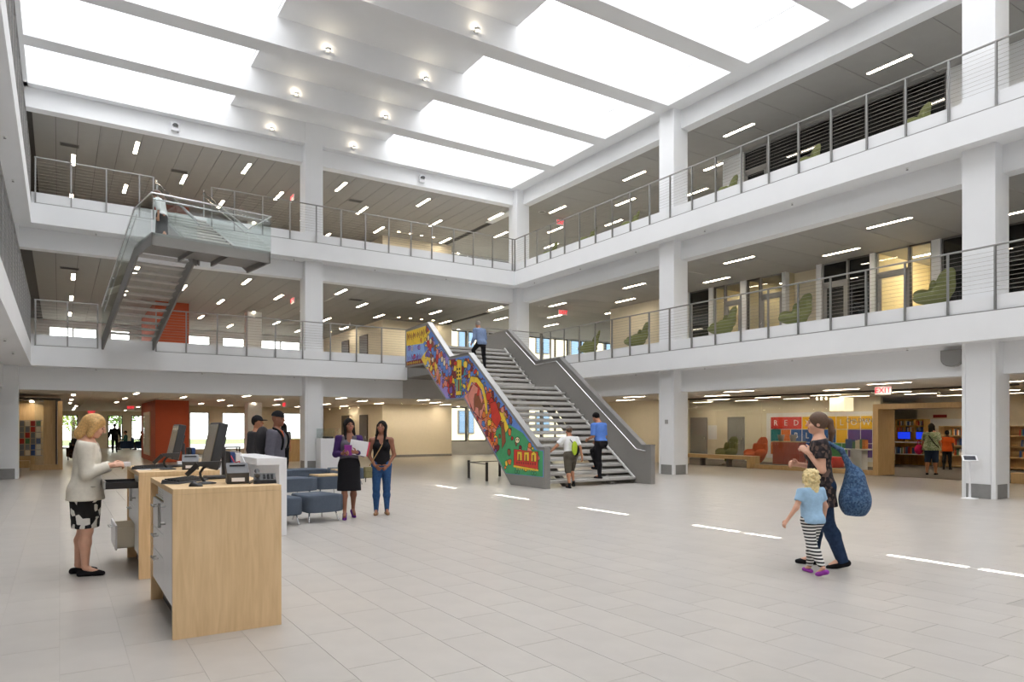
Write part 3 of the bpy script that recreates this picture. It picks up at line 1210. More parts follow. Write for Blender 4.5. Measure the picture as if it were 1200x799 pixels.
# ---- low guard rail below the stair
g = thing('guard_rail', (10.9, 19.3, 0), 'low dark guard rail on three posts under the stair', 'railing')
gp = [(10.66, 17.95), (10.86, 19.4), (12.1, 19.55)]
for x, y in gp:
    MB().box(x - .03, y - .03, 0, x + .03, y + .03, .56).build('post', DARKFR, g)
MB().bar((10.66, 17.95, .5), (10.86, 19.4, .5), .012, .03).build('rail', RAIL, g)
MB().bar((10.86, 19.4, .5), (12.1, 19.55, .5), .012, .03).build('rail', RAIL, g)

# ================================================================== hanging stair at the back gallery
TH = R(8)
U_, W_ = Vector((math.cos(TH), math.sin(TH), 0)), Vector((-math.sin(TH), math.cos(TH), 0))
O_ = Vector((1.99, 20.25, 0))
hs = thing('hanging_stair', (O_.x, O_.y, 6.3), 'suspended grey steel stair with a glass-sided landing', 'staircase', rz=TH)


def hp(u, w, z):
    return (u, w, z - 6.3)


HM = 6.3
ZL = 6.63
LW = 3.12
# landing tray
m = MB()
m.box(0, 0, -.0 + 0.0, LW, .05, ZL - HM)
m.box(0, 0, 0, .05, 1.75, ZL - HM).box(LW - .05, 0, 0, LW, 1.75, ZL - HM).box(1.5, 1.70, 0, 1.62, 1.75, ZL - HM)
m.build('landing_fascia', GREYS, hs, world=False)
MB().box(.03, .03, .16, LW - .03, 1.75, ZL - HM - .02).build('landing', GREYS, hs, world=False)
for u in (1.1, 2.0):
    MB().box(u, .05, .03, u + .05, 1.7, .16).build('joist', GREYS, hs, world=False)
# lower flight: falls away from the camera to the second floor
N1 = 13
w0, w1 = 1.75, 6.02
for u in (0.0, 1.46):
    MB().hexa([(u, w0 - .25, .0), (u + .05, w0 - .25, .0), (u + .05, w1 + .1, F2 - HM - .4), (u, w1 + .1, F2 - HM - .4), (u, w0 - .05, ZL - HM), (u + .05, w0 - .05, ZL - HM), (u + .05, w1 + .1, F2 - HM + .02), (u, w1 + .1, F2 - HM + .02)]).build('stringer', GREYS, hs, world=False)
for i in range(N1 - 1):
    t = (i + 1) / N1
    w = w0 + (w1 - w0) * (i + .5) / N1
    z = ZL - HM + (F2 - ZL) * t
    MB().box(.05, w - .02, z - .045, 1.46, w + .29, z).build('tread', GREYT, hs, world=False)
# upper flight to the third floor
for u in (1.64, LW - .05):
    MB().hexa([(u, w0 - .1, .0), (u + .05, w0 - .1, .0), (u + .05, w1, F3 - HM - .4), (u, w1, F3 - HM - .4), (u, w0 - .1, ZL - HM + .1), (u + .05, w0 - .1, ZL - HM + .1), (u + .05, w1, F3 - HM), (u, w1, F3 - HM)]).build('stringer', GREYS, hs, world=False)
for i in range(N1 - 1):
    t = (i + 1) / N1
    w = w0 + (w1 - w0) * (i + .5) / N1
    z = ZL - HM + (F3 - ZL) * t
    MB().box(1.69, w - .04, z - .045, LW - .05, w + .30, z).build('tread', GREYT, hs, world=False)
# glass guards: front, right side, left side, left flight
gz0, gz1 = ZL - HM - .02, ZL - HM + 1.0
for i in range(3):
    MB().box(.02 + i * (LW - .04) / 3 + .005, -.02, gz0 - .05, .02 + (i + 1) * (LW - .04) / 3 - .005, -.006, gz1).build('glass_panel', GLASSG, hs, world=False)
MB().box(LW + .004, 0, gz0 - .05, LW + .018, 1.7, gz1).build('glass_panel', GLASSG, hs, world=False)
MB().box(-.018, 0, gz0 - .05, -.004, 1.7, gz1).build('glass_panel', GLASSG, hs, world=False)
dz = (F2 - ZL)
for i in range(3):
    a, b = w0 + (w1 - w0) * i / 3, w0 + (w1 - w0) * (i + 1) / 3 - .01
    za, zb = gz0 + dz * i / 3, gz0 + dz * (i + 1) / 3
    MB().hexa([(-.018, a, za), (-.004, a, za), (-.004, b, zb), (-.018, b, zb), (-.018, a, za + 1.0), (-.004, a, za + 1.0), (-.004, b, zb + 1.0), (-.018, b, zb + 1.0)]).build('glass_panel', GLASSG, hs, world=False)
for u in (1.62, LW + .01):
    MB().hexa([(u, w0, gz0), (u + .014, w0, gz0), (u + .014, w1, F3 - HM), (u, w1, F3 - HM), (u, w0, gz1), (u + .014, w0, gz1), (u + .014, w1, F3 - HM + 1.02), (u, w1, F3 - HM + 1.02)]).build('glass_panel', GLASSG, hs, world=False)
hrm = MB()
for (p, q) in (((-.012, -.012, gz1 + .01), (LW + .01, -.012, gz1 + .01)), ((-.012, -.012, gz1 + .01), (-.012, w0, gz1 + .01)), ((LW + .01, -.012, gz1 + .01), (LW + .01, w0, gz1 + .01)),
               ((-.012, w0, gz1 + .01), (-.012, w1, gz1 + .01 + dz)), ((1.627, w0, gz1 + .01), (1.627, w1 + .1, F3 - HM + 1.04)), ((LW + .017, w0, gz1 + .01), (LW + .017, w1 + .1, F3 - HM + 1.04))):
    hrm.tube([p, q], .022, 8)
hrm.build('top_rail', CHROME, hs, world=False)
hrm = MB()
for (p, q) in (((.05, .06, gz1 - .12), (LW - .05, .06, gz1 - .12)), ((.06, w0, gz1 - .12), (.06, w1, gz1 - .12 + dz)), ((1.70, w0, gz1 - .12), (1.70, w1, F3 - HM + .9)), ((LW - .06, w0, gz1 - .12), (LW - .06, w1, F3 - HM + .9))):
    hrm.tube([p, q], .018, 8)
hrm.build('handrail', CHROME, hs, world=False)
fx = MB()
for u in (.3, 1.0, 1.7, 2.4, 2.95):
    fx.tube([(u, -.03, gz1 - .12), (u, .06, gz1 - .12)], .014, 6)
for i in range(4):
    t = (i + .5) / 4
    fx.tube([(-.03, w0 + (w1 - w0) * t, gz0 + dz * t + .88), (.06, w0 + (w1 - w0) * t, gz0 + dz * t + .88)], .014, 6)
fx.build('rail_bracket', CHROME, hs, world=False)
MB().box(1.6, w1 - .02, F3 - HM, 1.64, w1 + .02, F3 - HM + 1.05).build('newel_post', CHROME, hs, world=False)
MB().box(LW, w1 - .02, F3 - HM, LW + .04, w1 + .02, F3 - HM + 1.05).build('newel_post', CHROME, hs, world=False)
# ================================================================== lamps
PFRG = mat('grey_grille', (120, 118, 115), .6)


def strip_light():
    t = thing('linear_ceiling_light', (0, 0, 0), 'x', 'ceiling light')
    h = MB()
    h.box(-.075, -.64, -.012, -.06, .64, .0).box(.06, -.64, -.012, .075, .64, 0).box(-.075, -.64, -.012, .075, -.625, 0).box(-.075, .625, -.012, .075, .64, 0)
    h.build('housing', LAMPF, t, world=False)
    MB().box(-.06, -.625, -.010, .06, .625, -.003).build('diffuser', LAMPW, t, world=False)
    return t


sl = strip_light()
used = [False]


def put_strip(x, y, k, zone, row=''):
    lv = {1: 'ground-floor', 2: 'second-floor', 3: 'third-floor'}[k]
    o = copy_tree(sl) if used[0] else sl
    used[0] = True
    o.location = (x, y, CE[k])
    tag(o, 'slim strip light, %s, %s %s gallery ceiling' % (row, lv, zone), 'ceiling light', 'strip lights, %s %s gallery, %s' % (lv, zone, row))


for k in (1, 2, 3):
    for r in range(6):
        y = 28.95 + 2.63 * r
        for c in range(6):
            x = (2.35 if r % 2 == 0 else 0.44) + 3.835 * c
            if x > 20 or (14 < x < 18.8 and y > 34.5) or (3.4 < x < 5.4 and y > 35.2):
                continue
            if k == 3 and y > 38:
                continue
            put_strip(x, y, k, 'back', ('first row behind the edge beam', 'second row', 'third row', 'fourth row', 'fifth row', 'last row')[r])
    for x, ys_ in ((19.58, (5.65, 10.87, 16.06, 21.28, 26.5)), (21.5, (8.52, 13.52, 18.7, 23.95, 29.3)), (23.2, (21.3, 26.7, 32.0))):
        for y in ys_:
            if k == 3 and x > 21.2 and y < 18:
                continue
            if k == 2 and x > 22.5 and y < 26:
                continue
            if k == 1 and x > 23:
                continue
            put_strip(x, y, k, 'right', {19.58: 'row along the edge beam', 21.5: 'middle row', 23.2: 'inner row'}[x])
for y in (8.5, 11.0, 13.5, 16.1, 18.7, 21.3, 23.9):
    for x in (24.6, 26.5, 28.9):  # middle row of strips is added only to brighten the room
        if x > 27 and y > 16:
            continue
        o = copy_tree(sl)
        o.location = (x, y, CE[1])
        tag(o, 'slim lit strip light, middle row added as fill, in the ceiling of the room behind the glass', 'ceiling light', 'strip lights of the glazed room')
for y in (48, 53, 58):
    for x in (0.8, 4.0):
        o = copy_tree(sl)
        o.location = (x, y, CE[1])
        tag(o, 'slim lit strip light in the ceiling of the entrance lobby', 'ceiling light', 'strip lights of the lobby')


# uplights on the roof beams
def sconce(x, y, z, lab, first=[None]):
    if first[0] is None:
        t = thing('beam_uplight', (0, 0, 0), 'small white uplight fixed to the side of a roof beam', 'uplight', 'uplights on the roof beams')
        MB().box(-.07, -.05, -.03, .07, 0, .0).build('bracket', LAMPF, t, world=False)
        MB().lathe([(.06, .0), (.09, .05), (.075, .05), (.05, .01)], (0, -.10, -.0), 14).build('bowl', LAMPF, t, world=False)
        d = bpy.data.lights.new('uplight_bulb', 'POINT')
        d.energy = 3.0
        d.color = (1, .86, .66)
        d.shadow_soft_size = .03
        b = bpy.data.objects.new('bulb', d)
        b.location = (0, -.12, .09)
        b.parent = t
        col.objects.link(b)
        first[0] = t
        o = t
    else:
        o = copy_tree(first[0])
    o.location = (x, y, z)
    o['label'] = 'small white uplight on %s' % lab


for q, Y in enumerate([26.65] + [23.46 - 3.245 * i for i in range(6)]):
    for X in (6.58, 9.72):
        sconce(X, Y, 12.58, 'the end wall of the roof well' if q == 0 else 'the side of the %s roof beam from the back gallery' % ('first', 'second', 'third', 'fourth', 'fifth', 'sixth')[q - 1])


def spot(loc, label, group, z0):
    t = thing('track_spotlight', loc, label, 'spotlight', group)
    MB().tube([(0, 0, 0), (0, 0, -.06)], .008, 6).build('stem', LAMPF, t, world=False)
    MB().lathe([(.03, -.06), (.045, -.08), (.05, -.17), (.0, -.17)], (0, 0, 0), 12).build('head', LAMPF, t, world=False)
    MB().lathe([(.042, -.172), (.0, -.174)], (0, 0, 0), 12).build('lens', SPOTW, t, world=False)
    return t


def lamp_beam(t, energy, size, tilt=(0, 0, 0), z=-.02):
    d = bpy.data.lights.new('lamp_beam', 'SPOT')
    d.energy = energy
    d.color = (1, .90, .74)
    d.spot_size = R(size)
    d.spot_blend = .8
    d.shadow_soft_size = .05
    b = bpy.data.objects.new('bulb', d)
    b.location = (0, 0, z)
    b.rotation_euler = tilt
    b.parent = t
    col.objects.link(b)


for x, y in ((13.5, 41.0), (13.5, 39.2), (13.5, 37.6), (13.5, 36.2)):
    spot((x, y, CE[1]), 'small bright track spotlight in front of the brown doors', 'track spots by the core', 0)
for k, lv in ((2, 'second'), (3, 'third')):
    for x in (14.86, 15.52, 16.17, 16.85):
        t = thing('downlight', (x, 34.0, CE[k]), 'small round downlight washing the beige %s-floor core wall' % lv, 'downlight', 'downlights on the %s floor' % lv)
        MB().lathe([(.10, 0), (.10, -.01), (.075, -.012)], (0, 0, 0), 16).build('trim_ring', LAMPF, t, world=False)
        MB().lathe([(.075, -.008), (0, -.009)], (0, 0, 0), 16).build('lens', SPOTW, t, world=False)
        lamp_beam(t, 34, 110, (R(25), 0, 0))
for k in (2,):
    for x, y in ((13.3, 37.0), (13.3, 38.6), (13.3, 40.2)):
        spot((x, y, CE[k]), 'bright spotlight along the second-floor corridor by the core', 'spots of the second-floor corridor', 0)

for x in (15.0, 16.2, 17.4):
    t = thing('downlight', (x, 33.9, CE[1]), 'small round downlight washing the beige ground-floor core wall', 'downlight', 'downlights on the ground floor')
    MB().lathe([(.10, 0), (.10, -.01), (.075, -.012)], (0, 0, 0), 16).build('trim_ring', LAMPF, t, world=False)
    MB().lathe([(.075, -.008), (0, -.009)], (0, 0, 0), 16).build('lens', SPOTW, t, world=False)
    lamp_beam(t, 40, 120, (R(30), 0, 0))

# sprinkler heads under the slab edges and air grilles in the gallery ceilings
sp0 = None
for k, lv in ((1, 'second'), (2, 'third')):
    for x, y, w in [(17.38, 6.0 + 3.2 * i, 'right') for i in range(7)] + [(1.0 + 3.2 * i, 26.6, 'back') for i in range(5)] + [(-1.0, 6.0 + 3.2 * i, 'left') for i in range(6)]:
        if k == 1 and w == 'back' and x > 11.5:
            continue
        if sp0 is None:
            t = thing('sprinkler_head', (0, 0, 0), 'x', 'sprinkler')
            MB().lathe([(0, 0), (.035, 0), (.035, -.008), (.012, -.012), (.012, -.04), (0, -.04)], (0, 0, 0), 10).build('stem', LAMPF, t, world=False)
            MB().lathe([(0, -.04), (.028, -.042), (.028, -.048), (0, -.05)], (0, 0, 0), 10).build('deflector', DGREY, t, world=False)
            sp0 = o = t
        else:
            o = copy_tree(sp0)
        o.location = (x, y, SB[k][0])
        tag(o, 'tiny sprinkler head under the %s-floor slab edge of the %s gallery' % (lv, w), 'sprinkler', 'sprinklers, %s floor %s gallery' % (lv, w))
for k, lv in ((2, 'second'), (3, 'third')):
    for x, y, w in ((.3, 30.0, 'at the left end of the back gallery'), (4.0, 30.7, 'behind the hanging stair'), (11.2, 30.4, 'right of the back column')):
        t = thing('air_grille', (x, y, CE[k]), 'dark ceiling air grille on the %s floor %s' % (lv, w), 'air grille')
        MB().box(-.3, -.16, -.012, .3, .16, 0).build('frame', PFRG, t, world=False)
        for q in range(5):
            MB().box(-.27, -.13 + q * .06, -.016, .27, -.10 + q * .06, -.010).build('slat', CEILB, t, world=False)
    for x, y, w in ((19.9, 19.4, 'beyond the middle column'), (19.2, 27.2, 'by the corner column')):
        t = thing('ceiling_speaker', (x, y, CE[k]), 'round grey ceiling speaker on the %s floor %s' % (lv, w), 'speaker')
        MB().lathe([(0, -.008), (.14, -.008), (.15, 0)], (0, 0, 0), 20).build('grille', PFRG, t, world=False)
        MB().lathe([(.14, -.008), (.16, -.012), (.165, 0)], (0, 0, 0), 20).build('rim', LAMPF, t, world=False)
# ================================================================== rooms along the right galleries
PFR = mat('grey_door_frame', (150, 149, 147), 0.5, var=.02)
MULL = mat('dark_mullion', (92, 90, 88), 0.5, var=.02)
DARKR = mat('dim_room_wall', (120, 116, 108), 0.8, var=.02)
ROOMW = mat('room_wall_cream', (226, 214, 178), 0.8, var=.02)


def glazed(name_n, x, y0, y1, z0, z1, glass, door=False, label=None):
    """glazed unit in a wall facing -X: frame with one pane; door units get a leaf, transom and handle"""
    a, b = min(y0, y1), max(y0, y1)
    f = MB()
    t = .05
    f.box(x, a, z0, x + .1, a + t, z1).box(x, b - t, z0, x + .1, b, z1).box(x, a, z1 - t, x + .1, b, z1).box(x, a, z0, x + .1, b, z0 + t)
    if door:
        f.box(x, a, z0 + 2.1, x + .1, b, z0 + 2.18)
    o = struct(('door_%d' if door else 'window_%d') % name_n, f, PFR if door else MULL, label=label)
    if door:
        leaf = MB()
        s_ = .11
        leaf.box(x + .02, a + t, z0 + .02, x + .07, a + t + s_, z0 + 2.1).box(x + .02, b - t - s_, z0 + .02, x + .07, b - t, z0 + 2.1)
        leaf.box(x + .02, a + t, z0 + .02, x + .07, b - t, z0 + .22).box(x + .02, a + t, z0 + 1.98, x + .07, b - t, z0 + 2.1)
        lf = leaf.build('door_leaf', PFR, o)
        MB().box(x + .04, a + t + s_, z0 + .22, x + .05, b - t - s_, z0 + 1.98).build('pane', glass, lf)
        MB().tube([(x - .03, b - t - .06, z0 + .9), (x - .03, b - t - .06, z0 + 1.2)], .012, 6).build('door_handle', CHROME, o)
        MB().box(x + .04, a + t, z0 + 2.18, x + .05, b - t, z1 - t).build('pane', glass, o)
    else:
        MB().box(x + .04, a + t, z0 + t, x + .05, b - t, z1 - t).build('pane', glass, o)
    return o


X2 = 22.55
zt = CE[2]
nn = [60]
piers = [(21.14, 21.08), (20.0, 19.78), (18.4, 18.12), (16.5, 16.35), (15.1, 14.9), (13.14, 12.96), (11.19, 10.92), (8.2, 8.0), (6.0, 5.8)]
for y1, y0 in piers:
    struct('wall_pier', MB().box(X2 - .04, y0, F2, X2 + .2, y1, zt + .03), WHITE, label='narrow white pier between the glazed second-floor rooms')
struct('wall_right_second', MB().box(X2, 21.14, F2, X2 + .2, 26.2, zt + .03), BEIGE, label='plain wall at the end of the second-floor rooms')
units = [(21.08, 20.0, 1, 0), (19.78, 19.21, 0, 0), (19.21, 18.4, 0, 1), (18.12, 17.52, 0, 0), (17.52, 16.5, 0, 1), (14.9, 13.95, 1, 1), (13.95, 13.14, 1, 0), (12.96, 11.88, 0, 1), (11.88, 11.19, 0, 0), (10.92, 9.5, 1, 0), (9.5, 8.2, 1, 0), (8.0, 6.0, 1, 0)]
for y1, y0, dark, door in units:
    nn[0] += 1
    glazed(nn[0], X2 + .02, y0, y1, F2, zt, GLASSD if dark else GLASS, bool(door), ('dark ' if dark else 'clear ') + ('glazed door of a second-floor room' if door else 'glass pane of a second-floor room'))
# room walls behind the glass
m = MB().box(26.0, 5.8, F2, 26.15, 26.2, zt + .03)
for y in (19.9, 18.25, 16.42, 15.0, 13.05, 11.05, 8.1):
    m.box(X2 + .2, y - .05, F2, 26.0, y + .05, zt + .03)
struct('wall_rooms_second', m, ROOMW, label='cream walls of the small second-floor rooms')
struct('wall_alcove', MB().box(X2 + .5, 15.1, F2, X2 + .6, 16.35, zt + .03), BEIGE, label='beige back wall of the open second-floor alcove')
for y in (18.9, 17.2, 12.0):
    o = copy_tree(sl)
    o.location = (24.2, y, zt)
    tag(o, 'strip light inside a small glazed second-floor room', 'ceiling light', 'lights of the small rooms')
t = thing('oval_ceiling_lamp', (24.6, 11.55, 7.06), 'round glowing ceiling lamp in a glazed second-floor room', 'ceiling lamp')
MB().lathe([(0, .0), (.30, .0), (.34, .04), (.34, .10), (.3, .14), (0, .14)], (0, 0, 0), 24).build('drum', LAMPW, t, world=False)
MB().tube([(0, 0, .14), (0, 0, .28)], .012, 6).build('stem', LAMPF, t, world=False)

# third floor: white wall pieces and a long dark glass front
X3 = 21.27
zt3 = CE[3]
struct('wall_right_third', MB().box(X3, 17.24, F3, X3 + .15, 18.2, zt3 + .03).box(X3, 6.0, F3, X3 + .15, 10.16, zt3 + .03).box(X3 + .15, 18.1, F3, XE, 18.2, zt3 + .03), WHITE, label='white wall pieces beside the dark third-floor glass')
glazed(90, X3 + .02, 16.2, 17.24, F3, zt3 - .02, GLASSD, True, 'dark glazed door on the third floor')
ysd = [16.2, 14.95, 13.75, 12.55, 11.35, 10.16]
for i in range(5):
    glazed(91 + i, X3 + .02, ysd[i + 1], ysd[i], F3, zt3 - .02, GLASSD, False, 'dark tinted glass pane of the third-floor room')
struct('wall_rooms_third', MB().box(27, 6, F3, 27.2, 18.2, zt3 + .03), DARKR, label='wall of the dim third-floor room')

# ================================================================== children's room on the ground floor
XG = 22.9
yj = [21.6, 20.2, 18.9, 17.71, 16.52, 15.34, 14.01, 13.2]
gw = struct('wall_glass_front', MB().box(XG - .01, 13.2, CE[1] - .05, XG + .05, 21.6, CE[1]).box(XG - .01, 9.0, CE[1] - .05, XG + .05, 13.2, CE[1]), DARKFR, label='frameless glass front of the ground-floor room')
for i in range(len(yj) - 1):
    zb = .47 if yj[i + 1] > 18.0 else .16
    MB().box(XG + .01, yj[i + 1] + .008, zb, XG + .022, yj[i] - .008, CE[1] - .05).build('pane', GLASS, gw)
for a, b in ((13.19, 11.75), (11.75, 10.3)):
    MB().box(XG + .01, b + .008, 2.375, XG + .022, a - .008, CE[1] - .05).build('pane', GLASS, gw)
struct('wall_side_ground', MB().box(XG, 21.6, 0, XG + .2, 30, CE[1]), BEIGE, label='beige wall beside the glass front')
bn = thing('window_bench', (XG, 19.8, 0), 'long pale wood bench and sill running below the glass front', 'bench')
MB().rbox(XG - .3, 18.1, .33, XG + .3, 21.6, .47, .01).build('seat', OAK, bn)
MB().rbox(XG - .3, 18.0, 0, XG + .3, 18.16, .47, .01).build('end_panel', OAK, bn)
MB().rbox(XG - .12, 13.2, 0, XG + .12, 18.0, .16, .008).build('sill', OAK, bn)
for y in (19.2, 20.6):
    MB().box(XG - .1, y, 0, XG + .1, y + .12, .33).build('leg', MULL, bn)
pt = thing('wooden_portal', (23.3, 11.6, 0), 'pale wood doorway frame leading through the glass front', 'doorway')
MB().box(XG - .1, 13.02, 0, 23.8, 13.2, 2.37).build('jamb', OAK, pt)
MB().box(XG - .1, 9.9, 0, 23.8, 10.08, 2.37).build('jamb', OAK, pt)
MB().box(XG - .1, 10.08, 2.2, 23.8, 13.02, 2.37).build('header', OAK, pt)
# room shell
XB_ = 27.5
rw = struct('wall_room_back', MB().box(XB_, 16.8, 0, XB_ + .15, 30, CE[1]).box(XB_, 15.6, 0, XB_ + .15, 16.8, CE[1]), BEIGE, label='beige back wall of the glazed room')
struct('wall_room_far', MB().box(31.0, 0, 0, 31.2, 16, CE[1]), BEIGE, label='far wall of the reading room behind the portal')
struct('trim_room_band', MB().box(30.9, 13.0, 1.55, 31.0, 16.0, 1.95), WHITE)
for i, (ya, yb) in enumerate(((24.5, 25.6), (22.2, 23.2))):
    d = struct('door_%d' % (50 + i), MB().box(XB_ - .05, ya, 0, XB_, yb, 2.1), PFR, label='flush grey door in the back wall of the glazed room')
    MB().box(XB_ - .09, ya + .08, 1.0, XB_ - .05, ya + .16, 1.1).build('door_handle', CHROME, d)
for y, z, w in ((23.9, 1.35, .55),):
    p = MB().box(XB_ - .02, y, z - .35, XB_, y + w, z + .35).build('notice_poster', WLAM, None)
    tag(p, 'white notice sheet pinned beside a flush door', 'poster')

# colour-word wall
CW = {'red': (214, 52, 44), 'yellow': (240, 190, 30), 'blue': (32, 92, 170), 'orange': (226, 120, 52), 'purple': (92, 62, 140), 'green': (60, 140, 84), 'brick': (170, 74, 52), 'teal': (40, 130, 140)}
CM = {k: mat('panel_' + k, c, .5, var=.02) for k, c in CW.items()}
wp = thing('colour_word_wall', (XB_, 18.2, 0), 'wall of coloured panels spelling colour names in white letters', 'wall panels')
MB().box(XB_ - .04, 15.75, .2, XB_, 20.95, 2.25).build('backing', WLAM, wp)


rows = [(1.53, 2.06), (.96, 1.50), (.38, .93)]
cells = [(0, 20.69, 19.12, 'red', ''), (0, 19.06, 18.58, 'yellow', 'Y'), (0, 18.54, 18.05, 'yellow', 'E'), (0, 18.01, 17.51, 'yellow', 'L'), (0, 17.45, 16.99, 'yellow', 'L'), (0, 16.93, 16.43, 'yellow', 'O'), (0, 16.38, 15.92, 'yellow', 'W'),
         (1, 20.69, 20.18, 'teal', ''), (1, 20.14, 19.69, 'orange', ''), (1, 19.63, 19.12, 'blue', 'B'), (1, 19.06, 18.58, 'blue', 'L'), (1, 18.54, 18.05, 'blue', 'U'), (1, 18.01, 17.51, 'blue', 'E'), (1, 17.45, 16.99, 'yellow', ''), (1, 16.93, 16.43, 'purple', ''), (1, 16.38, 15.92, 'purple', ''),
         (2, 20.69, 19.69, 'orange', ''), (2, 19.63, 19.12, 'orange', ''), (2, 19.06, 18.58, 'blue', ''), (2, 18.54, 18.05, 'green', ''), (2, 18.01, 17.24, 'green', ''), (2, 17.20, 16.99, 'green', ''), (2, 16.93, 15.92, 'purple', '')]
for r, a, b, c, ch in cells:
    ya, yb = a, b
    p = MB().box(XB_ - .07, yb, rows[r][0], XB_ - .04, ya, rows[r][1]).build('panel', CM[c], wp)
    if ch:
        text_on(ch, .36, (XB_ - .075, (ya + yb) / 2, (rows[r][0] + rows[r][1]) / 2), 'mx', WLAM, 'letter', p)
    elif r == 0:
        for q, L in enumerate('RED'):
            text_on(L, .36, (XB_ - .075, 20.43 - .53 * q, 1.79), 'mx', WLAM, 'letter', p)
GREYL = mat('grey_vinyl_lettering', (120, 122, 128), .6)
tx = text_on('CHILDREN', .20, (XG + .005, 13.74, 1.83), 'mx', GREYL, 'glass_lettering', gw, depth=.001)


# furniture of the glazed room
def lounge(name, mats_, label, cat='chair'):
    t = thing(name, (0, 0, 0), label, cat)
    Fd = Field((-.6, -.7, .15), (.6, .6, 1.2), .022)
    Fd.ball((0, .02, .44), (.40, .42, .18), 0)
    Fd.cone((0, -.26, .46), (0, -.40, .92), .36, .32, .06, ((0, .96, .27), .20))
    for sg in (-1, 1):
        Fd.ball((sg * .34, -.04, .56), (.09, .30, .15), .06)
        Fd.ball((sg * .30, -.30, .72), (.08, .12, .24), .06)
    Fd.ball((0, .16, .70), (.27, .40, .24), 0, sub=True)
    v, f = Fd.mesh()
    np_obj('shell', [(v, f, 0)], [mats_], t)
    MB().lathe([(.03, .04), (.03, .30), (.0, .30)], (0, 0, 0), 12).build('stem', CHROME, t, world=False)
    for q in range(4):
        a = q * math.pi / 2 + .4
        MB().tube([(0, 0, .05), (math.cos(a) * .3, math.sin(a) * .3, .015)], .014, 6).build('foot', CHROME, t, world=False)
    return t


GRN = mat('green_wool', (118, 122, 78), .95, var=.12, scale=40)
GRN2 = mat('orange_wool', (196, 92, 52), .95, var=.1, scale=40)
ch0 = lounge('lounge_chair', GRN, 'x')
first = True
spots2 = [(23.2, 'facing the bright corner windows'), (20.32, 'in front of the first glazed door'), (16.13, 'between two grey door frames'), (13.34, 'in front of the open beige alcove'), (9.31, 'beside the round lit lamp room')]
spots3 = [(26.24, 'at the bright corner of the third floor'), (23.43, 'second from the bright corner of the third floor'), (20.81, 'short of the white column on the third floor'), (16.09, 'beside the white wall piece on the third floor'), (13.05, 'in front of the middle of the dark third-floor glass'), (9.9, 'at the near end of the dark third-floor glass'), (6.3, 'past the near column on the third floor')]
for F, sp_, xx in ((F2, spots2, 18.75), (F3, spots3, 18.75)):
    for y, w in sp_:
        o = ch0 if first else copy_tree(ch0)
        first = False
        o.location = (xx + (0.0 if F == F2 else .0), y, F)
        o.rotation_euler = (0, 0, face_to(-.9, .45) + R(random.uniform(-10, 10)))
        tag(o, 'green winged lounge chair ' + w, 'chair', 'green lounge chairs')
for (x, y, mm, lab) in ((24.0, 20.4, GRN, 'green lounge chair behind the window bench'), (24.0, 18.9, GRN2, 'orange lounge chair behind the window bench')):
    o = copy_tree(ch0)
    o.location = (x, y, 0)
    o.rotation_euler = (0, 0, face_to(-1, .2))
    tag(o, lab, 'chair')
    if mm is GRN2:
        s_ = [c for c in o.children if c.name.startswith('shell')][0]
        s_.data = s_.data.copy()
        s_.data.materials[0] = GRN2

BOOKC = [mat('book_' + n_, c, .6, var=.06) for n_, c in (('red', (176, 52, 46)), ('blue', (52, 82, 140)), ('cream', (226, 214, 186)), ('green', (74, 120, 84)), ('orange', (214, 128, 62)), ('grey', (120, 122, 126)), ('white', (230, 230, 228)))]


def book_row(x, y0, y1, z, hmax, group, where, dx=.2, step=.055, dirx=0):
    """upright books standing side by side along Y (or along X when dirx)"""
    p = y0
    i = 0
    while p < y1 - .02:
        w = random.uniform(.6, 1.15) * step
        h = hmax * random.uniform(.72, 1.0)
        mb = MB()
        c = random.randrange(len(BOOKC))
        if dirx:
            mb.box(p, x, z, p + w, x + dx, z + h)
        else:
            mb.box(x, p, z, x + dx, p + w, z + h)
        o = mb.build('book', BOOKC[c], None)
        tag(o, '%s book standing %s' % (('red', 'blue', 'cream', 'green', 'orange', 'grey', 'white')[c], where), 'book', group)
        p += w + .006
        i += 1


# brick coloured cabinet with toy buckets, low toys and a white table
cb_ = thing('low_cabinet', (26.6, 18.9, 0), 'brick red low cabinet in front of the colour-word wall', 'cabinet')
MB().rbox(26.3, 18.45, .0, 26.8, 19.75, .96, .01).build('body', CM['brick'], cb_)
MB().rbox(26.27, 18.42, .96, 26.83, 19.78, 1.0, .008).build('top', OAK, cb_)
for i in range(2):
    MB().box(26.28, 18.5 + i * .63, .08, 26.3, 19.08 + i * .63, .92).build('door', CM['brick'], cb_)
for i, (y, c) in enumerate(((19.5, 'green'), (18.9, 'yellow'))):
    b = thing('toy_bucket', (26.55, y, 1.0), '%s patterned toy bucket on the brick red cabinet' % c, 'bucket')
    MB().lathe([(.0, 0), (.10, 0), (.16, .28), (.15, .28), (.095, .02), (0, .02)], (0, 0, 0), 14).build('pail', BOOKC[5], b, world=False)
    MB().lathe([(.112, .07), (.138, .19)], (0, 0, 0), 14).build('band', CM[c], b, world=False)
rb = MB().rbox(25.6, 16.4, .0, 26.3, 17.6, .42, .03).build('play_bench', CM['red'], None)
tag(rb, 'red upholstered play bench in front of the coloured panels', 'bench')
bs = thing('book_display', (25.2, 15.2, 0), 'white display stand with picture books before the purple panels', 'display stand')
MB().rbox(25.0, 14.9, 0, 25.4, 15.35, .75, .01).build('pedestal', WLAM, bs)
MB().rbox(24.9, 14.7, .75, 25.5, 15.7, .8, .01).build('top', WLAM, bs)
book_row(25.05, 14.8, 15.5, .8, .36, 'books on the white display stand', 'on the white display stand', step=.12)
hl = thing('pendant_lamp', (25.0, 15.7, 2.2), 'square cream pendant lamp hanging behind the glass front', 'pendant lamp')
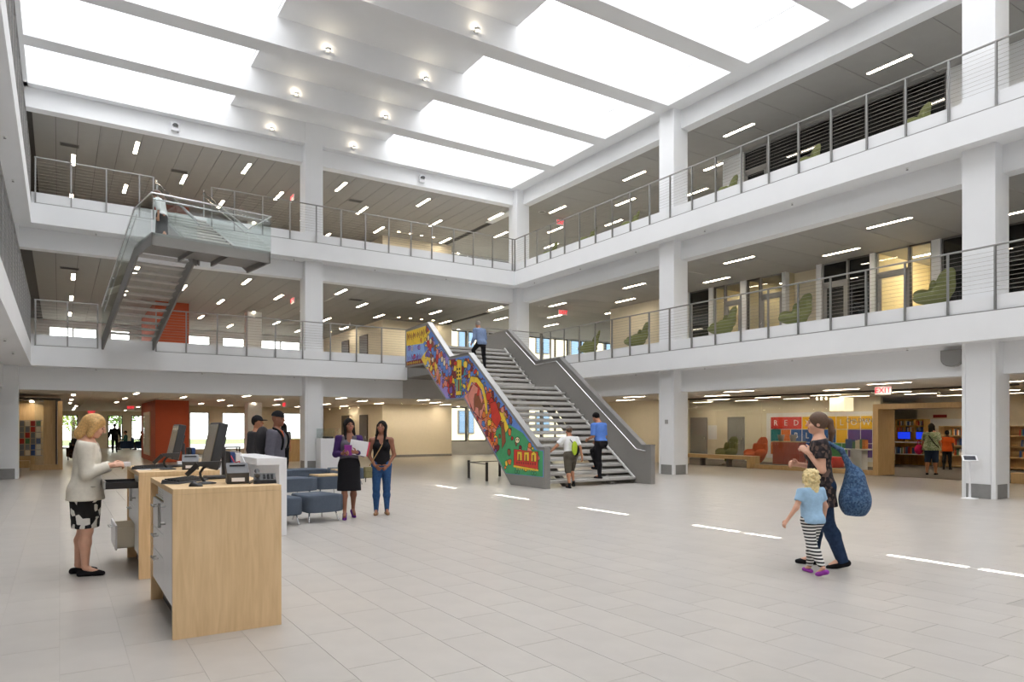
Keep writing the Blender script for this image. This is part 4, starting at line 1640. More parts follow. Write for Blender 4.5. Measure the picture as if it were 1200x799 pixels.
MB().box(-.3, -.3, .02, .3, .3, .52).build('shade', mat('cream_shade', (255, 240, 200), .6, emit=.9), hl, world=False)
MB().tube([(0, 0, .52), (0, 0, .63)], .01, 6).build('cord', BLACK, hl, world=False)
for i, y in enumerate((16.6, 16.4, 16.2, 12.1)):
    spot((24.8, y, CE[1]), 'small track spotlight behind the glass front', 'spots of the glazed room', 0)

# reading room beyond the portal
CUB = woodmat('yellow_birch', (226, 182, 96), (206, 160, 76))
cu = thing('cubby_shelf', (30.6, 16.0, 1.15), 'yellow wooden cubby shelf of books on the far wall', 'shelf')
cu.location.z = 0
cm = MB().box(30.7, 15.4, 0, 31.0, 16.6, 1.95)
cm.build('back', CUB, cu)
for z in (1.38, 1.65, 1.92):
    MB().box(30.4, 15.4, z, 30.7, 16.6, z + .03).build('shelf_board', CUB, cu)
for y in (15.4, 15.8, 16.2, 16.57):
    MB().box(30.4, y, 0, 30.7, y + .03, 1.92).build('divider', CUB, cu)
for z, (ya, yb) in [(z, c) for z in (1.411, 1.681) for c in ((15.44, 15.75), (15.84, 16.15), (16.24, 16.52))]:
    book_row(30.45, ya, yb, z, .22, 'books in the cubby shelf', 'in the yellow cubby shelf')
dk = thing('computer_table', (30.0, 15.6, 0), 'pale computer table below the cubby shelf', 'table')
MB().rbox(29.6, 14.62, .95, 30.3, 16.9, 1.0, .01).build('top', WLAM, dk)
for y in (14.65, 16.8):
    MB().box(29.65, y, 0, 30.25, y + .05, .95).build('leg', PFR, dk)
BLU = mat('blue_screen', (30, 60, 230), .4, emit=.8)
for y, nm in ((15.95, 'below the cubby shelf'), (15.2, 'next to the woman with the pink bag')):
    t = thing('monitor', (29.9, y, 1.0), 'computer monitor with a bright blue screen ' + nm, 'monitor')
    MB().box(-.02, -.27, .1, .02, .27, .42).build('casing', BLACK, t, world=False)
    MB().box(-.026, -.25, .12, -.02, .25, .40).build('screen', BLU, t, world=False)
    MB().lathe([(0, 0), (.10, 0), (.10, .012), (.02, .02), (.02, .12)], (0, 0, 0), 12).build('stand', BLACK, t, world=False)
book_row(29.8, 14.8, 16.7, .501, .3, 'books under the computer table', 'under the computer table')
MB().box(29.75, 14.7, .46, 30.2, 16.8, .5).build('shelf_board', WLAM, dk)
sg = thing('red_wall_sign', (30.99, 15.05, 2.0), 'small dark red sign on the white wall beyond the portal', 'sign')
MB().box(-.02, -.27, 0, 0.0, .27, .13).build('plate', mat('maroon_sign', (150, 44, 36), .5), sg, world=False)
bk = thing('low_bookcase', (29.9, 13.2, 0), 'long pale bookcase behind the two visitors', 'bookcase')
MB().box(30.1, 9.6, 0, 30.16, 14.5, 1.66).build('back', OAK, bk)
for z in (.05, .45, .85, 1.25, 1.62):
    MB().box(29.75, 9.6, z, 30.1, 14.5, z + .035).build('shelf_board', OAK, bk)
for y in (9.6, 10.85, 12.1, 13.4, 14.46):
    MB().box(29.74, y, 0, 30.1, y + .04, 1.62).build('upright', OAK, bk)
for z in (.486, .886, 1.286):
    for ya, yb in ((12.2, 13.2), (13.5, 14.35), (11.0, 11.9)):
        book_row(29.85, ya, yb - random.uniform(0, .4), z, .28, 'books in the low bookcase', 'in the long pale bookcase')
# near side of the right gallery, seen past the near column
nb = thing('service_counter', (23.2, 7.8, 0), 'pale wood counter with a dark upholstered bench beside the near column', 'counter')
MB().rbox(22.9, 5.0, 0, 23.3, 9.2, .3, .01).build('plinth', OAK, nb)
MB().rbox(23.3, 5.0, .3, 24.0, 9.0, .52, .05).build('cushion', mat('charcoal_fabric', (72, 74, 80), .95, var=.1, scale=40), nb)
MB().rbox(24.0, 5.0, .0, 24.2, 9.0, 1.9, .01).build('back_panel', OAK, nb)
MB().box(23.97, 5.4, 1.0, 24.0, 8.8, 1.85).build('white_panel', WLAM, nb)
MB().box(24.2, 5.0, 1.9, 24.9, 9.0, 1.96).build('shelf_top', OAK, nb)


# exit signs: white plates with red lettering
def exit_sign(loc, face, size=.3, label=None):
    t = thing('exit_sign', loc, label, 'exit sign')
    if face == 'mx':
        MB().box(-.02, -size * .75, -size * .36, .02, size * .75, size * .36).build('plate', WLAM, t, world=False)
        m_ = Matrix(((0, 0, -1), (-1, 0, 0), (0, 1, 0))).to_4x4()
        off = Vector((-.024, 0, 0))
    else:
        MB().box(-size * .75, -.02, -size * .36, size * .75, .02, size * .36).build('plate', WLAM, t, world=False)
        m_ = Matrix(((1, 0, 0), (0, 0, -1), (0, 1, 0))).to_4x4()
        off = Vector((0, -.024, 0))
    mb = text_mesh('EXIT', size * .72, .003)
    mb.xf(Matrix.Translation(off) @ m_)
    mb.build('lettering', EXITR, t, world=False, fixn=False)
    MB().tube([(0, 0, size * .36), (0, 0, size * .36 + .06)], .012, 6).build('stem', LAMPF, t, world=False)


exit_sign((20.0, 11.27, 2.66), 'mx', .32, 'lit red EXIT sign over the way to the wooden portal')
exit_sign((21.6, 7.4, 2.66), 'mx', .32, 'lit red EXIT sign seen past the near column')
exit_sign((20.5, 27.3, 7.16), 'my', .34, 'lit red EXIT sign on the second floor by the bright corner')
exit_sign((20.6, 27.6, 11.6), 'my', .34, 'lit red EXIT sign on the third floor by the bright corner')
exit_sign((8.62, 31.2, 7.16), 'mx', .34, 'lit red EXIT sign on the second-floor back gallery by the column')
exit_sign((8.55, 31.0, 11.6), 'mx', .34, 'lit red EXIT sign on the third-floor back gallery by the column')
exit_sign((8.9, 33.6, 2.66), 'mx', .3, 'lit red EXIT sign on the ground floor by the back column')
exit_sign((3.3, 44.0, 2.69), 'my', .24, 'lit red EXIT sign beside the brick red core')
exit_sign((1.9, 58.0, 2.67), 'my', .3, 'lit red EXIT sign at the lobby doors')
exit_sign((13.3, 43.5, 7.16), 'my', .34, 'lit red EXIT sign at the end of the second-floor corridor')
# ================================================================== service desks in the foreground
HAND = mat('brushed_handle', (180, 180, 178), .3, metal=.8, var=.02)


def desk(x0, y0, x1, y1, h, label, open_drawer=False):
    t = thing('service_desk', ((x0 + x1) / 2, (y0 + y1) / 2, 0), label, 'desk')
    th = .045
    MB().rbox(x0, y0, h - th, x1, y1, h, .004).build('top', MAPLE, t)
    MB().box(x0, y0, 0, x1, y0 + th, h - th).build('end_panel', MAPLE, t)
    MB().box(x0, y1 - th, 0, x1, y1, h - th).build('end_panel', MAPLE, t)
    MB().box(x1 - th, y0 + th, .1, x1, y1 - th, h - th).build('back_panel', MAPLE, t)
    body = MB().box(x0 + .04, y0 + th, .2, x1 - th, y1 - th, .22)
    body.build('bottom_shelf', WLAM, t)
    ym = y0 + th + (y1 - y0 - 2 * th) * .46
    z1 = h - th - .13
    MB().box(x0 + .04, y0 + th, z1 + .005, x1 - th, y1 - th, z1 + .02).build('upper_shelf', WLAM, t)
    MB().box(x0 + .04, ym - .009, .22, x1 - th, ym + .009, z1).build('divider', WLAM, t)
    d = MB().rbox(x0 + .015, y0 + th + .004, .215, x0 + .035, ym - .004, h - th - .006, .003).build('door', WLAM, t)
    hz = .78
    hb = MB().tube([(x0 - .03, ym - .14, hz), (x0 - .03, ym - .14, hz + .2)], .011, 8)
    hb.tube([(x0 + .02, ym - .14, hz + .03), (x0 - .03, ym - .14, hz + .03)], .008, 6).tube([(x0 + .02, ym - .14, hz + .17), (x0 - .03, ym - .14, hz + .17)], .008, 6)
    hb.build('handle', HAND, d)
    zz = [.215, .50, .70, z1]
    for i in range(3):
        dx = -.19 if (open_drawer and i == 0) else 0
        dr = MB().rbox(x0 + .015 + dx, ym + .004, zz[i] + .003, x0 + .035 + dx, y1 - th - .004, zz[i + 1] - .003, .003).build('drawer', WLAM, t)
        if dx:
            b = MB()
            b.box(x0 + .035 + dx, ym + .03, zz[i] + .02, x0 + .2, ym + .045, zz[i + 1] - .04).box(x0 + .035 + dx, y1 - th - .045, zz[i] + .02, x0 + .2, y1 - th - .03, zz[i + 1] - .04)
            b.box(x0 + .035 + dx, ym + .03, zz[i] + .02, x0 + .2, y1 - th - .03, zz[i] + .03)
            b.build('drawer_box', BEIGE, dr)
        yc = (ym + y1) / 2
        hz = zz[i + 1] - .05
        hb = MB().tube([(x0 - .025 + dx, yc - .09, hz), (x0 - .025 + dx, yc + .09, hz)], .009, 8)
        hb.tube([(x0 + .02 + dx, yc - .07, hz), (x0 - .025 + dx, yc - .07, hz)], .007, 6).tube([(x0 + .02 + dx, yc + .07, hz), (x0 - .025 + dx, yc + .07, hz)], .007, 6)
        hb.build('handle', HAND, dr)
    MB().box(x0 + .1, y0 + th, 0, x1 - th, y1 - th, .1).build('toe_kick', DGREY, t)
    return t


d1 = desk(.714, 5.814, 1.515, 7.34, 1.135, 'pale maple service desk with white drawers, standing in front')
d2 = desk(.70, 8.33, 1.50, 9.86, 1.127, 'pale maple service desk with an open drawer, beside the woman in the white blazer', True)
tr = thing('cash_tray', (.58, 8.8, .93), 'dark metal cash drawer pulled out of the second desk', 'drawer')
MB().box(.40, 8.42, .955, .74, 9.0, .965).box(.40, 8.42, .955, .41, 9.0, 1.03).box(.40, 8.42, .955, .74, 8.43, 1.02).box(.40, 8.99, .955, .74, 9.0, 1.02).build('tray', BLACK, tr)
for i in range(3):
    MB().box(.42, 8.56 + i * .14, .965, .73, 8.57 + i * .14, 1.005).build('divider', DGREY, tr)
MB().box(.385, 8.41, .95, .40, 9.01, 1.04).build('front', HAND, tr)
pp = MB()
for i in range(4):
    pp.box(.76, 6.7 + i * .002, .985 + i * .02, 1.2, 7.2, .999 + i * .02)
o = pp.build('paper_stack', WLAM, None)
tag(o, 'stack of papers in the slot under the front desk top', 'papers')

tc = thing('transaction_counter', (2.6, 11.5, 0), 'white angled counter top standing behind the maple desk', 'counter')
MB().rbox(2.40, 10.56, 1.05, 2.83, 12.55, 1.15, .004).build('top', WLAM, tc)
MB().rbox(2.72, 10.56, 0, 2.83, 12.55, 1.05, .003).build('side_panel', WLAM, tc)
MB().box(1.6, 12.45, 0, 2.72, 12.55, 1.05).build('end_panel', WLAM, tc)


def keyboard(x, y, z, rz, label):
    t = thing('keyboard', (x, y, z), label, 'keyboard', rz=rz)
    MB().hexa([(-.23, -.08, 0), (.23, -.08, 0), (.23, .08, 0), (-.23, .08, 0), (-.22, -.075, .014), (.22, -.075, .014), (.22, .075, .034), (-.22, .075, .034)]).build('body', DGREY, t, world=False)
    k = MB()
    for r in range(5):
        for c in range(15):
            yy = -.055 + r * .027
            zz = .017 + (yy + .075) / .15 * .02
            k.box(-.205 + c * .0275, yy - .010, zz, -.205 + c * .0275 + .022, yy + .010, zz + .008)
    kk = k.build('keys', BLACK, t, world=False)
    kk['kind'] = 'stuff'
    return t


def mouse(x, y, z, rz, label):
    t = thing('computer_mouse', (x, y, z), label, 'mouse', rz=rz)
    mb = MB()
    vs_, fs_ = [], []
    n_, m_ = 12, 6
    for i in range(m_):
        ph = math.pi / 2 * i / (m_ - 1)
        for k in range(n_):
            a = 2 * math.pi * k / n_
            vs_.append((.032 * math.cos(a) * math.cos(ph), .056 * math.sin(a) * math.cos(ph), .034 * math.sin(ph) * (1 + .15 * math.sin(a))))
    for i in range(m_ - 1):
        for k in range(n_):
            fs_.append((i * n_ + k, i * n_ + (k + 1) % n_, (i + 1) * n_ + (k + 1) % n_, (i + 1) * n_ + k))
    mb.add(vs_, fs_, smooth=True).build('shell', BLACK, t, world=False)
    MB().box(-.003, .01, .028, .003, .03, .037).build('wheel', DGREY, t, world=False)


SCR = mat('monitor_glass', (146, 138, 120), .12, var=.05, spec=.8)


def monitor(x, y, z, rz, label, tilt=10):
    t = thing('desk_monitor', (x, y, z), label, 'monitor', rz=rz)
    Mx = Matrix.Translation((0, 0, .30)) @ Matrix.Rotation(R(-tilt), 4, 'X')
    MB().rbox(-.25, -.02, -.21, .25, .06, .21, .012).xf(Mx).build('casing', DGREY, t, world=False)
    MB().box(-.232, -.024, -.185, .232, -.019, .192).xf(Mx).build('screen', SCR, t, world=False)
    MB().rbox(-.12, .055, -.1, .12, .09, .1, .01).xf(Mx).build('rear_cover', BLACK, t, world=False)
    MB().rbox(-.03, .085, .03, .03, .115, .28, .006).build('neck', DGREY, t, world=False)
    MB().rbox(-.13, -.06, 0, .13, .12, .02, .008).build('foot', DGREY, t, world=False)


def scanner(x, y, z, rz, label):
    t = thing('barcode_scanner', (x, y, z), label, 'scanner', rz=rz)
    MB().lathe([(0, 0), (.085, 0), (.085, .008), (.03, .018), (0, .02)], (0, 0, 0), 16).build('base', DGREY, t, world=False)
    MB().tube([(0, 0, .01), (0, .035, .05), (0, .04, .09), (0, .015, .13), (0, -.02, .15)], .011, 8).build('gooseneck', BLACK, t, world=False)
    mb = MB().hexa([(-.035, -.11, .13), (.035, -.11, .13), (.028, .05, .145), (-.028, .05, .145), (-.04, -.12, .185), (.04, -.12, .185), (.026, .06, .18), (-.026, .06, .18)])
    mb.build('head', DGREY, t, world=False)
    MB().hexa([(-.018, .04, .145), (.018, .04, .145), (.016, .13, .06), (-.016, .13, .06), (-.018, .07, .175), (.018, .07, .175), (.016, .155, .085), (-.016, .155, .085)]).build('grip', BLACK, t, world=False)


def printer(x, y, z, rz, label):
    t = thing('receipt_printer', (x, y, z), label, 'printer', rz=rz)
    MB().prism([(-.11, 0), (.12, 0), (.13, .10), (.06, .165), (-.02, .13), (-.13, .09)], -.085, .085, 'x').build('body', DGREY, t, world=False)
    MB().box(-.05, -.133, .02, .05, -.112, .05).build('label_plate', WLAM, t, world=False)
    MB().box(-.06, .0, .128, .06, .02, .15).build('paper_slot', BLACK, t, world=False)
    return t


def phone(x, y, z, rz, label):
    t = thing('desk_phone', (x, y, z), label, 'telephone', rz=rz)
    MB().hexa([(-.09, -.1, 0), (.09, -.1, 0), (.09, .1, 0), (-.09, .1, 0), (-.085, -.095, .03), (.085, -.095, .03), (.085, .09, .075), (-.085, .09, .075)]).build('base', BLACK, t, world=False)
    mb = MB().tube([(-.06, -.085, .065), (-.06, -.06, .08), (-.06, .05, .105), (-.06, .085, .095)], .016, 8, rs=[.022, .014, .014, .022])
    mb.build('handset', DGREY, t, world=False)
    k = MB()
    for r in range(4):
        for c in range(3):
            k.box(-.015 + c * .03, -.07 + r * .028, .034 + r * .009, .006 + c * .03, -.05 + r * .028, .044 + r * .009)
    kk = k.build('keypad', DGREY, t, world=False)
    MB().tube([(-.08, -.07, .02), (-.12, -.1, .006), (-.13, 0, .006), (-.09, .06, .02)], .005, 6).build('cord', BLACK, t, world=False)


z1_, z2_ = 1.136, 1.128
keyboard(.90, 6.52, z1_, R(52), 'black keyboard on the front maple desk')
mouse(.90, 5.99, z1_, R(60), 'black mouse on the front maple desk')
monitor(1.17, 6.88, z1_, R(-91), 'dark monitor turned side-on on the front maple desk', 12)
scanner(1.01, 6.24, z1_, R(70), 'black barcode scanner on a gooseneck on the front desk')
printer(1.25, 6.19, z1_, R(-8), 'dark grey receipt printer on the front desk')
phone(1.445, 6.07, z1_, R(-12), 'black telephone at the edge of the front desk')
keyboard(.90, 9.0, z2_, R(40), 'black keyboard on the second maple desk')
monitor(1.16, 9.3, z2_, R(-90), 'dark monitor turned side-on on the second maple desk', 12)
scanner(1.02, 8.72, z2_, R(90), 'black barcode scanner on a gooseneck on the second desk')
printer(1.24, 8.62, z2_, R(-8), 'dark grey receipt printer on the second desk')
pap = MB().box(.72, 8.72, z2_, .86, 8.95, z2_ + .003).build('paper_sheet', WLAM, None)
tag(pap, 'white sheet of paper at the corner of the second desk', 'paper')
for i, (x, c, nmx) in enumerate(((1.30, BLACK, 'black'), (1.345, BOOKC[1], 'navy blue'), (1.39, WLAM, 'white'))):
    o = MB().rbox(x, 6.95, z1_, x + .04, 7.15, z1_ + .24 - .01 * i, .003).build('binder', c, None)
    tag(o, '%s binder standing behind the front monitor' % nmx, 'binder')
for i, (x, c, nmx) in enumerate(((1.33, BLACK, 'black'), (1.375, BOOKC[1], 'blue'))):
    o = MB().rbox(x, 9.45, z2_, x + .04, 9.62, z2_ + .22, .003).build('binder', c, None)
    tag(o, '%s binder standing behind the second monitor' % nmx, 'binder')
REDC = mat('red_cable', (180, 30, 50), .5)
o = MB().tube([(1.33, 6.86, z1_ + .2), (1.34, 6.75, z1_ + .14), (1.35, 6.6, z1_ + .16), (1.36, 6.45, z1_ + .02)], .006, 6).build('cable_red', REDC, None)
o.name = 'red_cable'
tag(o, 'red cable looping behind the front monitor', 'cable')
o = MB().tube([(1.30, 6.72, z1_ + .26), (1.34, 6.5, z1_ + .24), (1.355, 6.35, z1_ + .14), (1.36, 6.26, z1_ + .012)], .004, 6).build('white_cable', WLAM, None)
tag(o, 'thin white cable hanging over the receipt printer', 'cable')
cup = thing('paper_cup', (1.42, 9.2, z2_), 'white paper cup beside the second desk monitor', 'cup')
MB().lathe([(0, 0), (.028, 0), (.038, .1), (.04, .1), (.036, .098), (.026, .01), (0, .01)], (0, 0, 0), 14).build('cup_wall', WLAM, cup, world=False)

# ================================================================== blue-grey lounge seats
SOFA = mat('blue_grey_upholstery', (76, 86, 100), .8, var=.07, scale=30)


def sofa_mod(cx, cy, rz, w, d, label, wood=False, back=False):
    t = thing('lounge_ottoman', (cx, cy, 0), label, 'seat', 'blue-grey lounge seats', rz=rz)
    bm = bmesh.new()
    # tapered block with a gently bowed outline
    n_ = 7
    pts = []
    for i in range(n_):
        u = -1 + 2 * i / (n_ - 1)
        pts.append((u * w / 2, -d / 2 - .05 * (1 - u * u)))
    for i in range(n_):
        u = 1 - 2 * i / (n_ - 1)
        pts.append((u * w / 2 * .86, d / 2 - .04 * (1 - u * u)))
    lo = [bm.verts.new((p[0], p[1], .17)) for p in pts]
    hi = [bm.verts.new((p[0], p[1], .46)) for p in pts]
    bm.faces.new(lo[::-1])
    bm.faces.new(hi)
    for i in range(len(pts)):
        bm.faces.new((lo[i], lo[(i + 1) % len(pts)], hi[(i + 1) % len(pts)], hi[i]))
    eds = [e for e in bm.edges if abs(e.verts[0].co.z - e.verts[1].co.z) < .01]
    bmesh.ops.bevel(bm, geom=eds, offset=.035, segments=3, affect='EDGES', profile=.6)
    bm.verts.index_update()
    mb = MB().add([v.co[:] for v in bm.verts], [tuple(v.index for v in f.verts) for f in bm.faces], smooth=True)
    bm.free()
    mb.build('cushion', SOFA, t, world=False)
    if wood:
        MB().prism([(p[0] * .92, p[1] * .92) for p in pts], .462, .49, 'z').build('wood_top', OAK, t, world=False)
    for sx in (-1, 1):
        for sy in (-1, 1):
            MB().tube([(sx * w * .36, sy * d * .34, .19), (sx * w * .43, sy * d * .44, 0)], .014, 8).build('leg', CHROME, t, world=False)
    return t


sofa_mod(3.10, 11.9, R(8), .38, .75, 'blue-grey lounge seat half hidden by the white counter')
sofa_mod(3.72, 12.05, R(8), .64, .75, 'blue-grey lounge seat with chrome legs beside the woman in purple shoes')
sofa_mod(4.30, 16.1, R(12), 1.1, .8, 'wide blue-grey lounge seat in the second row')
sofa_mod(5.32, 16.35, R(5), .75, .75, 'lounge seat with a pale wood top in the second row', True)
sofa_mod(5.35, 19.3, R(15), 1.6, .8, 'long blue-grey lounge seat in the third row')
sofa_mod(6.75, 19.2, R(-10), 1.0, .75, 'blue-grey lounge seat at the end of the third row')
sofa_mod(6.35, 18.2, R(0), .6, .6, 'small lounge seat with a pale wood top in the third row', True)

# display plinth by the back column, tablet kiosk by the near column
pl = thing('display_plinth', (8.45, 26.2, 0), 'white display plinth with a clear cover in front of the back column', 'plinth')
MB().rbox(8.2, 25.95, 0, 8.95, 26.55, 1.18, .005).build('body', WLAM, pl)
MB().box(8.22, 25.97, 1.18, 8.93, 25.98, 1.55).box(8.22, 26.52, 1.18, 8.93, 26.53, 1.55).box(8.22, 25.98, 1.18, 8.23, 26.52, 1.55).box(8.92, 25.98, 1.18, 8.93, 26.52, 1.55).box(8.22, 25.97, 1.55, 8.93, 26.53, 1.56).build('clear_cover', GLASS, pl)
MB().rbox(8.4, 26.1, 1.18, 8.75, 26.4, 1.25, .03).build('exhibit', BLACK, pl)
kk = thing('tablet_kiosk', (17.2, 7.72, 0), 'slim white stand with a tilted tablet in front of the near column', 'kiosk', rz=R(-55))
MB().lathe([(0, 0), (.17, 0), (.17, .012), (.03, .03), (0, .03)], (0, 0, 0), 24).build('base', WLAM, kk, world=False)
MB().lathe([(.026, .02), (.018, .5), (.016, .86), (0, .86)], (0, 0, 0), 12).build('pole', WLAM, kk, world=False)
Mk = Matrix.Translation((0, 0, .90)) @ Matrix.Rotation(R(35), 4, 'X')
MB().rbox(-.15, -.105, -.015, .15, .105, .015, .008).xf(Mk).build('tablet_case', WLAM, kk, world=False)
MB().box(-.115, -.075, .0145, .115, .075, .0175).xf(Mk).build('screen', mat('tablet_screen', (56, 58, 66), .2, var=.2, scale=60), kk, world=False)
# rounded loudspeaker on the right beam, wall cameras on the roof beam, thermostat
ls = thing('loudspeaker', (17.74, 8.3, 3.1), 'rounded grey loudspeaker fixed to the beam beside the near column', 'loudspeaker')
pf = [(8.06, 3.42), (8.54, 3.42), (8.54, 3.22)] + [(8.30 + .24 * math.cos(a), 3.22 + .2 * math.sin(a)) for a in [-.3, -.7, -1.1, -1.57, -2.0, -2.4, -2.8]] + [(8.06, 3.22)]
MB().prism(pf, 17.60, 17.74, 'x').build('cabinet', GREYS, ls)
MB().prism([(p[0] * .9 + 8.3 * .1, p[1] * .9 + 3.25 * .1) for p in pf], 17.59, 17.60, 'x').build('grille', PFR, ls)
for x in (3.38, 12.82):
    c = thing('wall_camera', (x, 26.95, 11.9), 'small white camera box on the roof-level beam, %s' % ('above the hanging stair' if x < 5 else 'right of the back column'), 'camera')
    MB().rbox(x - .13, 26.85, 11.9, x + .13, 26.97, 12.2, .02).build('housing', WLAM, c)
    MB().lathe([(.09, 0), (.09, .05), (.05, .09), (0, .1)], (x, 26.83, 12.05), 14).build('lens_dome', BLACK, c)
th = MB().rbox(17.37, 17.22, 1.72, 17.40, 17.36, 1.86, .008).build('thermostat', PFR, None)
tag(th, 'small grey control box on the column beside the stair foot', 'control box')

# glazed wooden brochure booth in the far left corner
vb = thing('brochure_booth', (-.5, 32.2, 0), 'pale wood booth with glass front and brochure racks at the left corner', 'booth')
MB().box(-.94, 31.6, 0, .0, 31.7, .2).build('plinth', OAK, vb)
MB().box(-1.6, 31.7, .25, -.94, 32.4, .35).build('bench', OAK, vb)
MB().box(-.5, 31.7, .2, -.13, 31.78, 2.65).build('wood_panel', OAK, vb)
MB().box(-.13, 31.62, .2, -.08, 33.6, 2.7).build('dark_edge', DARKFR, vb)
MB().box(-.06, 31.62, 0, .1, 33.8, 2.6).build('side_panel', OAK, vb)
MB().box(-1.6, 33.7, 0, -.1, 33.8, 2.7).build('back_panel', OAK, vb)
MB().box(-1.5, 31.6, 2.62, .05, 33.8, 2.7).build('slatted_top', DARKFR, vb)
MB().box(-.78, 31.62, .2, -.5, 31.635, 2.6).build('glass_front', GLASS, vb)
cvs = [BOOKC[i] for i in range(7)]
for r in range(6):
    for c in range(4):
        b = MB().box(-1.25 + c * .17, 31.9, .55 + r * .22, -1.25 + c * .17 + .14, 31.93, .55 + r * .22 + .19).build('brochure', cvs[(2, 5, 6, 5, 1, 3, 2, 0)[random.randrange(8)]], None)
        tag(b, 'printed brochure in the %s row of the booth rack' % ('bottom', 'second lowest', 'third lowest', 'third highest', 'second highest', 'top')[r], 'brochure', 'brochures in the booth rack, row %d' % (6 - r))
rk = MB()
for r in range(7):
    rk.box(-1.3, 31.93, .53 + r * .22, -.55, 31.96, .55 + r * .22)
rk.build('rack', RAIL, vb)
sl3 = copy_tree(sl)
sl3.location = (-.9, 32.9, 2.6)
tag(sl3, 'strip light over the brochure booth', 'ceiling light')
# information table with a box of leaflets behind the second desk, cafe tables far back
for (x, y, lab) in ((6.2, 33.0, 'small black table in front of the far windows'), (9.6, 33.5, 'pale wood counter by the far column')):
    t = thing('side_table', (x, y, 0), lab, 'table')
    if 'black' in lab:
        MB().rbox(x - .55, y - .35, .7, x + .55, y + .35, .74, .01).build('top', BLACK, t)
        for a in (-1, 1):
            for b in (-1, 1):
                MB().box(x + a * .5 - .02, y + b * .3 - .02, 0, x + a * .5 + .02, y + b * .3 + .02, .7).build('leg', BLACK, t)
    else:
        MB().rbox(x - 1.0, y - .3, 1.0, x + 1.0, y + .3, 1.05, .01).build('top', OAK, t)
        MB().box(x - .95, y - .25, 0, x + .95, y + .25, 1.0).build('body', OAK, t)
ft = thing('potted_plant', (9.9, 33.5, 1.05), 'dark leafy plant on the pale wood counter', 'plant')
MB().lathe([(0, 0), (.07, 0), (.1, .16), (.09, .16), (.07, .02), (0, .02)], (0, 0, 0), 12).build('pot', BLACK, ft, world=False)
lf = MB()
for i in range(26):
    a = random.random() * 6.28
    e = random.uniform(.5, 1.3)
    L = random.uniform(.2, .4)
    dx, dy, dz = math.cos(a) * math.cos(e), math.sin(a) * math.cos(e), math.sin(e)
    w = .03
    px_, py_ = -math.sin(a) * w, math.cos(a) * w
    lf.add([(0, 0, .15), (dx * L * .5 + px_, dy * L * .5 + py_, .15 + dz * L * .5), (dx * L, dy * L, .15 + dz * L * .9), (dx * L * .5 - px_, dy * L * .5 - py_, .15 + dz * L * .5)], [(0, 1, 2, 3)])
lo_ = lf.build('leaves', mat('dark_leaf', (58, 74, 52), .6, var=.2), ft, world=False, fixn=False)
# ------------------------------------------------------------------ people: skeleton, skin, clothes
SKIN = {'light': mat('skin_light', (222, 172, 146), .55, var=.04, scale=20), 'tan': mat('skin_tan', (188, 132, 100), .55, var=.04, scale=20), 'brown': mat('skin_brown', (146, 96, 72), .5, var=.05, scale=20), 'dark': mat('skin_dark', (104, 70, 54), .5, var=.05, scale=20)}
LIPS = mat('lips', (170, 92, 88), .4)
EYE = mat('eye_dark', (46, 36, 32), .3)


def cl(name, rgb, **k):
    return mat('cloth_' + name, rgb, k.pop('rough', .9), spec=.15, var=k.pop('var', .08), scale=k.pop('scale', 25), bump=k.pop('bump', .15), **k)


def V3(*a):
    return np.array(a, float)


def unit(v):
    v = np.array(v, float)
    return v / (np.linalg.norm(v) + 1e-9)


def rot(axis, deg):
    return np.array(Matrix.Rotation(R(deg), 3, axis))


